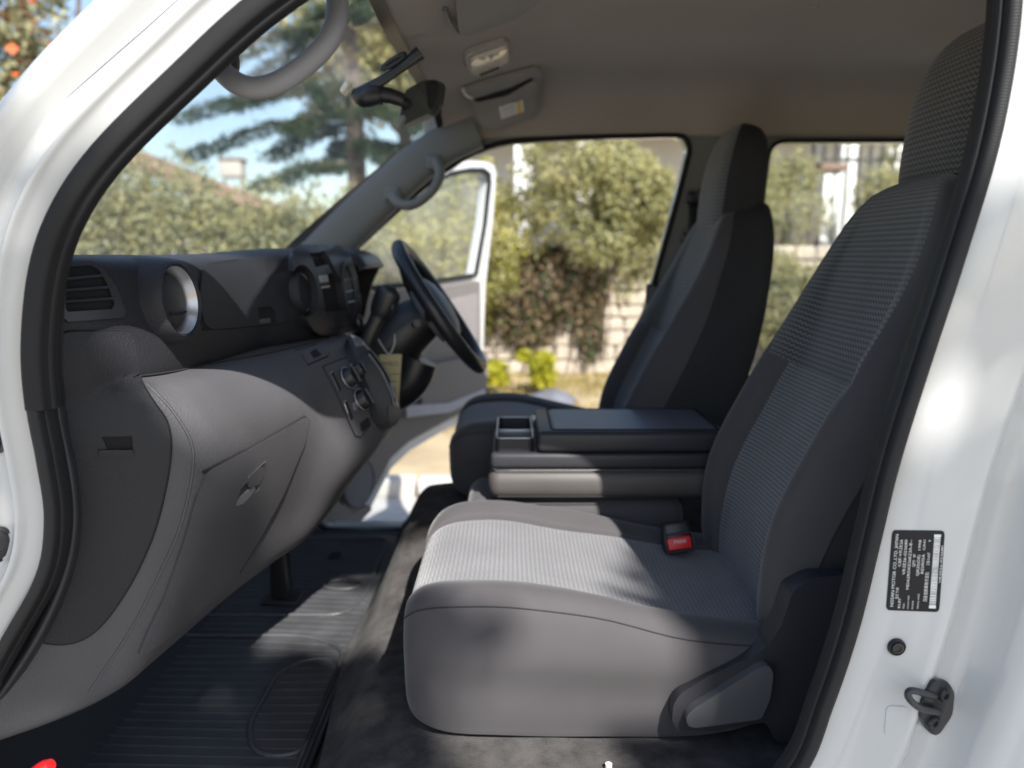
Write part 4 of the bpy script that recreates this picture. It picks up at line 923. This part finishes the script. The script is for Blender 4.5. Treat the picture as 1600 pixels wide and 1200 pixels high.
patch('flap', [(722, 136), (760, 122), (836, 102), (846, 104), (848, 160), (838, 178), (800, 190), (760, 200), (748, 190), (736, 160)], SH, .014, .012, M_PK, pk, r=6, step=9)
patch('pocket', [(734, 152), (790, 140), (832, 114), (838, 116), (836, 168), (826, 178), (770, 196), (754, 194), (744, 176)], SH, .022, .008, M_PK, pk, r=5, step=9, crown=.004)
patch('pocket_mouth', [(738, 147), (760, 141), (800, 127), (831, 112), (828, 120), (792, 140), (744, 151)], SH, .0185, .003, M_VOID, pk, step=6)
stk = patch('sticker', [(776, 156), (814, 143), (817, 165), (781, 178)], SH, .0275, .001, M_WPAPER, pk, step=6)
patch('sticker_stripe', [(804, 147), (810, 145), (813, 167), (807, 169)], SH, .0281, .001, M_YEL, stk, step=6)
for k in range(4): patch('sticker_print', [(780 + k, 158.5 + 4 * k), (800 + k, 151.7 + 4 * k), (800.3 + k, 153 + 4 * k), (780.3 + k, 159.8 + 4 * k)], SH, .0281, .001, mat('faint ink', (.5, .49, .47), .8) if k == 0 else MATS['faint ink'], stk, step=8)
tube('hinge_arm', [on(722, 136, SH, .004), on(726, 140, SH, .016), on(734, 143, SH, .018)], .004, M_WPAPER, pk, n=8, smoothn=3)
mr = thing('rear_view_mirror', 'black rear view mirror on a long arm hanging behind the windscreen', 'mirror', tuple(W(655, 85, .74)))
tube('arm', [W(657, 82, .74), W(630, 103, .745), W(600, 124, .745), W(560, 146, .745)], [.014, .010, .010, .012], M_BLACK, mr, n=12, flat=.6, smoothn=4)
tube('arm_loop', [W(615 + 17 * math.cos(t) - 6 * math.sin(t), 96 + 8 * math.sin(t) - 9 * math.cos(t), .74) for t in np.linspace(0, 2 * math.pi, 24, endpoint=False)], .0045, M_BLACK, mr, n=8, closed=True)
tube('sensor_body', [W(551, 144, .745), W(566, 150, .745), W(590, 149, .745), W(596, 149, .745)], [.008, .022, .018, .016], M_BLACK, mr, n=16, smoothn=3)
tube('ball_joint', [W(594, 147, .75), W(612, 150, .755), W(630, 157, .76)], [.016, .015, .013], M_BLACK, mr, n=16)
rbox('clear_mount', W(541, 138, .75), (.014, .03, .026), .006, M_LENS, mr, rot=Matrix.Rotation(math.radians(35), 3, 'Y'))
tube('clip', [W(594, 132, .75), W(596, 150, .745), W(595, 164, .75)], .004, M_BLACK, mr, n=8)
mo = [tuple(p) for p in roundpoly([(634, 140), (662, 125), (682, 124), (686, 132), (682, 158), (672, 176), (630, 196), (624, 192), (627, 168)], 5)]
prism('mirror_shell', mo, lambda p: W(p[0], p[1], .755 + (p[0] - 620) * .0012), (.012, .03, 0), M_MIRB, mr, bev=.006)
prism('mirror_glass', [tuple(p) for p in roundpoly([(666, 128), (682, 127), (684, 134), (680, 157), (671, 172), (668, 150)], 3)], lambda p: W(p[0], p[1], .753 + (p[0] - 620) * .0012), (.002, .002, 0), M_BLACK, mr)
tube('dip_tab', [W(632, 182, .76), W(626, 192, .76), W(622, 200, .76)], [.006, .007, .004], M_TRIM, mr, n=10)
tube('bracket', [W(628, 158, .76), W(634, 164, .765), W(640, 160, .77)], .010, M_BLACK, mr, n=10)
# grab handles on both windscreen pillars
gh = thing('grab_handle', 'large grey grab handle on the near windscreen pillar', 'grab handle', tuple(W(430, 100, .09)), group='pillar grab handles')
tube('grip', [W(330, 88, .10), W(352, 116, .085), W(378, 134, .08), (W(408, 137, .08)), W(445, 124, .08), W(488, 92, .085), W(518, 55, .09), W(527, 15, .10), W(522, -30, .11), W(500, -70, .12)], [.012, .0125, .013, .013, .013, .013, .013, .013, .0125, .012], mat('handle plastic', (.17, .165, .17), .55, bump=(500, .2)), gh, n=16, smoothn=5, flat=.85)
for p in ((338, 82), (500, -70)): rbox('mount', W(*p, .115), (.05, .03, .05), .010, M_CHARS, gh)
g2 = thing('grab_handle', 'small grey green grab handle on the far windscreen pillar', 'grab handle', tuple(W(650, 290, 1.38)), group='pillar grab handles')
tube('grip', [W(614, 306, 1.39), W(622, 317, 1.365), W(638, 321, 1.355), W(655, 315, 1.355), W(676, 297, 1.355), W(686, 278, 1.36), W(687, 264, 1.37), W(682, 252, 1.39)], [.017, .0155, .0145, .014, .014, .0145, .0155, .017], M_TRIM, g2, n=14, smoothn=5)
for p in ((613, 303), (679, 254)): rbox('mount', W(*p, 1.40), (.045, .03, .04), .008, M_TRIM, g2)

# ------------------------------------------------------------------ the yard outside
M_GRD = mat('dry earth', (.33, .26, .17), .95, var=.35, vscale=.9, bump=(30, .8), col2=(.42, .34, .22), dist=.02, spec=.1)
M_PAVE = mat('pale paving', (.36, .345, .325), .9, var=.15, vscale=3, bump=(60, .5), dist=.005)
M_KERB = mat('kerb concrete', (.42, .40, .37), .9, bump=(80, .4), dist=.004)
M_STONE = mat('rough stone', (.42, .36, .29), .9, var=.25, vscale=2.2, bump=(25, .8), col2=(.56, .49, .39), dist=.015)
M_MORT = mat('mortar', (.30, .26, .21), .95, bump=(60, .5))
M_PLAS = mat('white plaster', (.72, .72, .70), .85, var=.05, vscale=1.5)
M_TILE = mat('clay tiles', (.20, .13, .095), .85, var=.25, vscale=8, bump=(20, .5), dist=.02)
M_BARK = mat('bark', (.12, .095, .075), .95, var=.3, vscale=8, bump=(40, .9), dist=.02)
M_IRON = mat('dark iron', (.05, .045, .04), .6)
M_L1 = leafmat('olive leaves', (.19, .19, .075), (.44, .40, .18)); M_L2 = leafmat('dark leaves', (.02, .045, .018), (.07, .095, .03)); M_L3 = leafmat('yellow leaves', (.22, .24, .02), (.42, .38, .03))
M_L4 = leafmat('grey green leaves', (.17, .19, .10), (.40, .39, .23)); M_DRY = leafmat('dry creeper', (.10, .075, .045), (.22, .16, .09)); M_GRS = leafmat('dry grass', (.22, .17, .05), (.40, .31, .12)); M_FLW = leafmat('red blossom', (.5, .06, .02), (.7, .16, .04)); M_NEED = leafmat('conifer needles', (.018, .04, .022), (.06, .095, .035))
g = build('ground', [(-150, -60, 0), (150, -60, 0), (150, 300, 0), (-150, 300, 0)], [(0, 1, 2, 3)], M_GRD, smooth=False); g['kind'] = 'structure'
pv = prism('pavement', [(-9, -6), (6, -6), (6, 3.9), (-9, 3.9)], lambda p: (p[0], p[1], .012), (0, 0, -.01), M_PAVE); pv['kind'] = 'structure'
kr = thing('kerb', 'pale concrete kerb stones along the edge of the paving', 'kerb', (0, 4.0, 0), kind='structure')
kb0 = None
for k in range(18):
    if kb0 is None: kb0 = rbox('kerb_stone', (-8.6 + .84 * k, 4.0, .05), (.82, .16, .14), .015, M_KERB, kr)
    else:
        o = kb0.copy(); C.objects.link(o); o.location = (.84 * k, 0, 0)
# leaf masses
def leaves(name, blobs, n, size, m, parent=None, seed=1, aspect=.5, base=None, droop=0.0):
    r = np.random.RandomState(seed); vol = np.array([b[3] * b[4] * b[5] for b in blobs]); pr = vol ** .8 / (vol ** .8).sum()
    which = r.choice(len(blobs), n, p=pr); d = r.normal(size=(n, 3)); d /= np.linalg.norm(d, axis=1)[:, None]
    rad = r.uniform(.25, 1, n) ** .42; B = np.array(blobs)[which]
    wob = 1 + .22 * np.sin(d[:, 0] * 7 + which) * np.cos(d[:, 2] * 6 + which * 2)
    P = B[:, :3] + d * (rad * wob)[:, None] * B[:, 3:6]
    u = r.normal(size=(n, 3)) + d * .5; u[:, 2] -= droop; u /= np.linalg.norm(u, axis=1)[:, None]
    v = np.cross(u, r.normal(size=(n, 3))); v /= np.linalg.norm(v, axis=1)[:, None]
    s = size * r.uniform(.6, 1.4, n)
    a, b = u * s[:, None], v * (s * aspect)[:, None]
    V = np.stack([P - a * .5, P + b * .5, P + a * .5, P - b * .5], axis=1).reshape(-1, 3)
    org = np.array(origin_of(parent)) if parent is not None else np.array(base if base is not None else (0, 0, 0))
    V = V - org
    me = bpy.data.meshes.new(name); me.vertices.add(4 * n); me.vertices.foreach_set('co', V.ravel())
    me.loops.add(4 * n); me.loops.foreach_set('vertex_index', np.arange(4 * n)); me.polygons.add(n)
    me.polygons.foreach_set('loop_start', np.arange(0, 4 * n, 4)); me.polygons.foreach_set('loop_total', np.full(n, 4)); me.update()
    mats = m if isinstance(m, (list, tuple)) else [m]
    for x in mats: me.materials.append(x)
    if len(mats) > 1: me.polygons.foreach_set('material_index', r.choice(len(mats), n, p=[.75, .25] if len(mats) == 2 else None).astype(np.int32))
    o = bpy.data.objects.new(name, me); C.objects.link(o)
    if parent is not None: o.parent = parent
    else: o.location = tuple(org)
    ORG[o.name] = Vector(org); return o
def limb(par, pts, rads, name='limb'): return tube(name, pts, rads, M_BARK, par, n=9, smoothn=3)
def clump(cx, cy, cz, rx, ry, rz, n, seed):
    r = random.Random(seed); out = []
    for k in range(n):
        a, e, q = r.uniform(0, 6.28), r.uniform(-1, 1), r.uniform(.35, .85); c_ = math.sqrt(1 - e * e)
        f = r.uniform(.26, .48)
        out.append((cx + rx * q * c_ * math.cos(a), cy + ry * q * c_ * math.sin(a), cz + rz * q * e, rx * f, ry * f, rz * f * .9))
    return out
def shrub(name, label, cx, cy, h, rx, ry, n, size, m, seed, group=None, z0=0.0, cz=None):
    t = thing(name, label, 'shrub', (cx, cy, z0), group=group)
    r = random.Random(seed)
    for k in range(4):
        a = k * 1.6 + r.random(); limb(t, [(cx + .05 * math.cos(a), cy + .05 * math.sin(a), z0), (cx + rx * .2 * math.cos(a), cy + ry * .2 * math.sin(a), z0 + h * .4), (cx + rx * .5 * math.cos(a), cy + ry * .5 * math.sin(a), z0 + h * .75)], [.05, .035, .012], 'stem')
    leaves('crown', clump(cx, cy, z0 + h * .55, rx, ry, h * .48, 16, seed), n, size, m, t, seed); return t
# stone boundary wall, its courses laid stone by stone in the stretch that shows between the seats
YB = 9.2
wl = thing('boundary_wall', 'rough stone boundary wall beyond the open driver door', 'wall', (2, YB, 0), kind='thing')
prism('core', [(-1.2, 0), (8.5, 0), (8.5, 1.62), (-1.2, 1.62)], lambda p: (p[0], YB, p[1]), (0, .30, 0), M_MORT, wl)
rr = random.Random(5); stones = []
for k in range(5):
    bm = bmesh.new(); bmesh.ops.create_cube(bm, size=1.0); bmesh.ops.bevel(bm, geom=list(bm.edges), offset=.10, segments=1, affect='EDGES')
    for v in bm.verts: v.co += Vector((rr.uniform(-.04, .04), rr.uniform(-.05, .05), rr.uniform(-.04, .04)))
    me = bpy.data.meshes.new('stone'); bm.to_mesh(me); bm.free(); me.materials.append(M_STONE); stones.append(me)
z = .0; row_ = 0
while z < 1.58:
    hh = rr.uniform(.15, .22); x = -1.2 + rr.uniform(0, .2)
    while x < 5.6:
        ww = rr.uniform(.25, .52)
        o = bpy.data.objects.new('stone', rr.choice(stones)); C.objects.link(o); o.parent = wl
        o.location = (x + ww / 2 - 2, -.01 + rr.uniform(-.015, .015), z + hh / 2); o.scale = (ww - .025, .12, hh - .022); o.rotation_euler = (0, rr.uniform(-.03, .03), 0)
        x += ww
    z += hh
# dead creeper hanging over the wall, shrubs, plants
cp = thing('dry_creeper', 'brown dried creeper hanging over the stone wall', 'creeper', (.6, YB - .2, .0))
leaves('hanging_leaves', [(-.2, YB - .15, 1.3, .5, .15, .45), (.55, YB - .16, 1.15, .6, .16, .55), (1.0, YB - .15, .85, .22, .13, .7), (.2, YB - .15, .7, .45, .12, .35)], 5200, .09, [M_DRY, M_L2], cp, 21, droop=1.0)
for k in range(9):
    x = -.4 + k * .2; tube('vine', [(x, YB - .12, 1.6), (x + .06, YB - .2, 1.0), (x - .03 + .05 * math.sin(k), YB - .16, .15 + .05 * (k % 3))], .012, M_BARK, cp, n=6, smoothn=4)
shrub('flowering_shrub', 'large sunlit olive shrub above the stone wall seen through the driver doorway', 1.15, YB - .05, 2.2, 1.35, .8, 24000, .065, [M_L1, M_L4], 31, z0=.9)
shrub('round_shrub', 'loose yellow green shrub filling the open door window', -.75, YB - .2, 2.6, 1.0, .8, 16000, .06, [M_L1, M_L3], 32, z0=.0)
shrub('tall_shrub', 'feathery green shrub behind the driver headrest beside the wall', 3.45, YB + .5, 2.2, .8, .8, 12000, .06, [M_L1, M_L4], 33, z0=.8)
shrub('wall_shrub', 'leafy shrub below the iron fence seen behind the passenger headrest', 5.4, YB + .4, 2.3, .8, .8, 6500, .08, [M_L1, M_L4], 34, z0=.9)
for i, (x, y, h, lb) in enumerate(((.22, 7.6, .62, 'bright yellow green leafy plant in front of the wall'), (-.28, 7.7, .45, 'smaller yellow plant beside the open door edge'))):
    t = thing('garden_plant', lb, 'plant', (x, y, 0), group='yellow plants by the wall')
    leaves('foliage', clump(x, y, h * .6, .34, .3, h * .42, 9, 40 + i), 1500, .07, M_L3, t, 44 + i); tube('stem', [(x, y, 0), (x + .02, y, h * .45)], [.02, .01], M_BARK, t, n=7)
bm = bmesh.new(); bmesh.ops.create_icosphere(bm, subdivisions=3, radius=1.0); rb = random.Random(9)
for v in bm.verts: v.co = Vector((v.co.x * .27, v.co.y * .2, v.co.z * .11)) * (1 + .12 * math.sin(v.co.x * 5 + 2 * v.co.z) + rb.uniform(-.03, .03))
rk = build('rock', [v.co + Vector((.42, 6.9, .08)) for v in bm.verts], [tuple(v.index for v in f.verts) for f in bm.faces], mat('blue grey rock', (.10, .105, .125), .8, var=.25, vscale=7, bump=(30, .6), dist=.01), base=(.42, 6.9, 0)); bm.free()
tag(rk, 'blue grey rock lying on the dry grass before the wall', 'rock')
gs = leaves('dry_grass', [(x_, y_, .02, .9, .5, .07) for x_, y_ in ((-1, 7.6), (.6, 7.9), (2.2, 7.8), (3.6, 7.6), (1.0, 6.6), (2.6, 6.4), (-.6, 6.2), (4.8, 7.5), (1.5, 8.6), (.0, 8.6), (3.4, 8.6), (6, 8.2))], 12000, .10, [M_GRS, M_L1], seed=51, aspect=.14); gs['kind'] = 'stuff'; gs['label'] = 'short dry grass in front of the stone wall'; gs['category'] = 'grass'
# white house behind the wall, with pillars and a barred gate
hs_ = thing('white_house', 'white plastered house with pillars behind the shrubs', 'building', (2.5, 15, 0))
prism('wall', [(-1.5, 0), (9.5, 0), (9.5, 4.6), (-1.5, 4.6)], lambda p: (p[0], 15, p[1]), (0, .3, 0), M_PLAS, hs_, holes=[[(1.6, 1.0), (2.9, 1.0), (2.9, 3.4), (1.6, 3.4)], [(4.1, .9), (5.3, .9), (5.3, 3.3), (4.1, 3.3)]])
for x0, x1 in ((1.6, 2.9), (4.1, 5.3)): rbox('window', ((x0 + x1) / 2, 15.2, 2.2), (x1 - x0, .04, 2.5), .005, mat('window tone', (.12, .13, .14), .2) if x0 < 2 else MATS['window tone'], hs_)
for x in (.2, 1.3, 3.4, 6.0): rbox('pillar', (x, 13.4, 2.0), (.32, .32, 4.0), .02, M_PLAS, hs_)
rbox('veranda_roof', (3.2, 14.1, 4.15), (9.0, 2.4, .22), .03, M_TILE, hs_)
gp = thing('gate_post', 'white plastered gate post between shrubs behind the front seats', 'post', (4.35, 10.3, 0))
rbox('shaft', (4.35, 10.3, 1.35), (.42, .42, 2.7), .02, M_PLAS, gp); rbox('coping', (4.35, 10.3, 2.75), (.52, .52, .1), .02, M_TILE, gp)
shrub('low_shrub', 'low green shrub in front of the stone wall between the front seats', 3.35, YB - .5, 1.6, .8, .5, 8500, .06, [M_L1, M_L4], 35)
gt = thing('iron_fence', 'dark iron bar fence on top of the wall', 'fence', (5.2, YB + .9, 0))
for k in range(16): tube('bar', [(4.3 + .16 * k, YB + .9, .9), (4.3 + .16 * k, YB + .9, 3.05)], .022, M_IRON, gt, n=6)
for zz in (1.2, 2.85): rbox('rail', (5.5, YB + .9, zz), (2.6, .03, .05), .004, M_IRON, gt)
for k, x in enumerate((4.2, 6.85)): rbox('post', (x, YB + .9, 1.6), (.12, .12, 3.2), .01, M_IRON, gt)
# hedge and house seen through the windscreen
hd = thing('hedge', 'tall leafy hedge seen through the windscreen', 'hedge', (-5.5, 10, 0))
bl = []
r = random.Random(61)
for k in range(46):
    x = -11.5 + k * .24 + r.uniform(-.2, .2); hh = 2.35 + 1.15 * max(0, min(1, (-3.4 - x) / 1.9)); bl.append((x, 10 + r.uniform(-.3, .3), hh * r.uniform(.4, .78), .75, .55, hh * .34))
leaves('foliage', bl, 90000, .085, [M_L4, M_L1], hd, 62)
for k in range(14): limb(hd, [(-11 + k * .72, 10, 0), (-11 + k * .72 + .1, 10.05, 1.0), (-11 + k * .72 - .1, 10, 1.8)], [.05, .035, .01], 'stem')
h2_ = thing('tiled_house', 'house with brown tiled roof behind the hedge', 'building', (-13, 27, 0))
prism('wall', [(-18, 0), (-8.0, 0), (-8.0, 2.6), (-18, 2.6)], lambda p: (p[0], 27, p[1]), (0, 6, 0), M_PLAS, h2_)
ra, rb_, rc_ = W(225, 236, 28), W(300, 268, 27), W(445, 322, 26)
build('roof', [ra, rb_, rc_, rc_ + Vector((0, -.5, -.35)), rb_ + Vector((0, -1.2, -.55)), ra + Vector((0, -1.6, -.7)), ra + Vector((-4, 0, -.3)), ra + Vector((-4, -1.6, -1.0)), ra + Vector((0, 5, -2)), rb_ + Vector((0, 5, -2)), rc_ + Vector((0, 5, -1))], [(0, 1, 4, 5), (1, 2, 3, 4), (6, 0, 5, 7), (0, 8, 9, 1), (1, 9, 10, 2)], M_TILE, h2_, smooth=False)
tk = thing('roof_tank', 'small pale water tank on a stand above the tiled roof', 'water tank', (-10.0, 28, 0))
rbox('tank', W(364, 264, 27), (.75, .6, .62), .05, M_KERB, tk); tp = W(364, 276, 27)
rbox('lid', W(364, 250, 27), (.85, .7, .08), .02, M_TILE, tk)
for a in (-.3, .3): tube('leg', [(tp.x + a, 27, 0), (tp.x + a, 27, tp.z - .1)], .05, M_KERB, tk, n=6)
# layered conifer in front of the windscreen
cf = thing('conifer_tree', 'tall conifer with layered drooping branches seen through the windscreen', 'conifer', (-3.4, 15, 0))
limb(cf, [(-3.05, 15, 0), (-3.1, 15, 2.5), (-3.15, 15.05, 5), (-3.3, 15, 8), (-3.35, 15, 11)], [.24, .2, .17, .12, .05], 'trunk')
r = random.Random(71); nb = []
tips = [(285, 178), (300, 238), (415, 285), (400, 120), (470, 60), (520, 260), (610, 250), (690, 260), (360, 160), (455, 200), (650, 190), (430, 240), (560, 20), (330, 100), (640, 70), (500, 160)]
for px, py in tips:
    yy = 15 + r.uniform(-1.6, 1.2); e = W(px, py, yy); zr = e.z + .35 + .10 * abs(e.x + 3.1); s0 = Vector((-3.15, 15, zr)); mid = s0.lerp(e, .5) + Vector((0, 0, .18))
    limb(cf, [s0, mid, e], [.06, .04, .012], 'branch')
    for k in range(7):
        f = .25 + .75 * k / 6.0; c_ = (s0.lerp(mid, f * 2) if f < .5 else mid.lerp(e, f * 2 - 1)); nb.append((c_.x, c_.y, c_.z - .06, .34, .34, .13))
leaves('needles', nb, 16000, .20, [M_NEED, M_L2], cf, 72, aspect=.14, droop=.3)
bt = thing('broadleaf_tree', 'bright green broadleaf tree behind the conifer and mirror', 'tree', (-2.4, 19, 0))
limb(bt, [(-2.4, 19, 0), (-2.5, 19, 3), (-2.9, 19, 6), (-3.6, 19, 9)], [.25, .2, .14, .05], 'trunk'); limb(bt, [(-2.5, 19, 3), (-1.8, 18.8, 5), (-1.2, 18.6, 7)], [.14, .1, .04]); limb(bt, [(-2.7, 19, 4.5), (-4.2, 18.7, 6.5), (-5, 18.5, 8.2)], [.12, .08, .03])
leaves('crown', clump(-2.6, 19, 6.6, 3.6, 2.0, 3.6, 26, 73), 9000, .24, [M_L1, M_L4], bt, 74)
ut = thing('thin_tree', 'sparse tree with red blossoms outside the windscreen pillar', 'tree', (-7.2, 11, 0))
limb(ut, [(-7.1, 11, 0), (-7.2, 11, 2), (-7.0, 11, 4), (-7.3, 11, 7)], [.16, .13, .1, .04], 'trunk'); limb(ut, [(-7.1, 11, 2.6), (-6.4, 11, 4.2), (-6.2, 11, 5.8)], [.08, .05, .02]); limb(ut, [(-7.1, 11, 3.2), (-7.9, 11, 4.6), (-8.1, 11, 6)], [.08, .05, .02])
cl = clump(-7.2, 11, 5.0, 1.3, 1.1, 2.4, 20, 75); leaves('crown', cl, 4500, .13, [M_L4, M_DRY], ut, 76); leaves('blossoms', cl, 130, .14, M_FLW, ut, 77, aspect=.9)
# the tree on the camera's side whose leaves dapple the sunlight
dt = thing('shade_tree', 'leafy tree whose crown dapples the sunlight on the van', 'tree', (3.6, -6.5, 0))
limb(dt, [(3.6, -6.5, 0), (3.4, -6.2, 2.4), (2.9, -5.2, 4.6), (2.3, -4.2, 6.2)], [.2, .17, .12, .05], 'trunk'); limb(dt, [(3.2, -5.8, 3.6), (1.6, -4.6, 5.2), (.6, -4.0, 6.0)], [.09, .06, .03]); limb(dt, [(3.0, -5.4, 4.2), (3.8, -4.4, 5.6), (3.6, -3.4, 6.4)], [.08, .05, .02])
dc = Vector((.25, .4, 1.15)) + sdir * 6.2
lit = [Vector(p) for p in ((-.43, .25, 1.36), (-.40, .45, 1.34), (-.47, .35, 1.45), (-.50, .80, .70), (-.44, .74, .70), (.0, .70, 1.09), (.05, .70, 1.09), (.13, .70, 1.09), (.05, .42, 1.03), (.26, .55, 1.0))]  # points kept in sun; the unseen crown gets gaps towards them
r = random.Random(81); bl = []
while len(bl) < 80:
    q = Vector((r.uniform(-1, 1), r.uniform(-1, 1), r.uniform(-1, 1)))
    if q.length > 1: continue
    c_ = dc + Vector((q.x * 1.9, q.y * 1.6, q.z * 1.2)); f = r.uniform(.16, .36); ok = True
    for t_ in lit:
        v_ = c_ - t_; ok &= (v_ - sdir * v_.dot(sdir)).length > f * .9
    if ok: bl.append((c_.x, c_.y, c_.z, f, f, f * .8))
for t_ in ((-.31, -.01, 1.80), (-.42, -.01, 1.70), (-.66, -.01, 1.45), (.60, 0, 1.0), (.60, 0, 1.4), (.60, 0, 1.55), (.62, 0, 1.75), (-.62, 0, 1.25)):  # extra leaf clumps added out of view to shade the white pillars
    c_ = Vector(t_) + sdir * 5.8
    if all(((c_ - q) - sdir * (c_ - q).dot(sdir)).length > .20 for q in lit): bl += [(c_.x, c_.y, c_.z, .2, .2, .18), (c_.x + .08, c_.y, c_.z + .06, .16, .16, .16)]
leaves('crown', bl, 9500, .12, [M_L1, M_L2], dt, 82, aspect=.6)
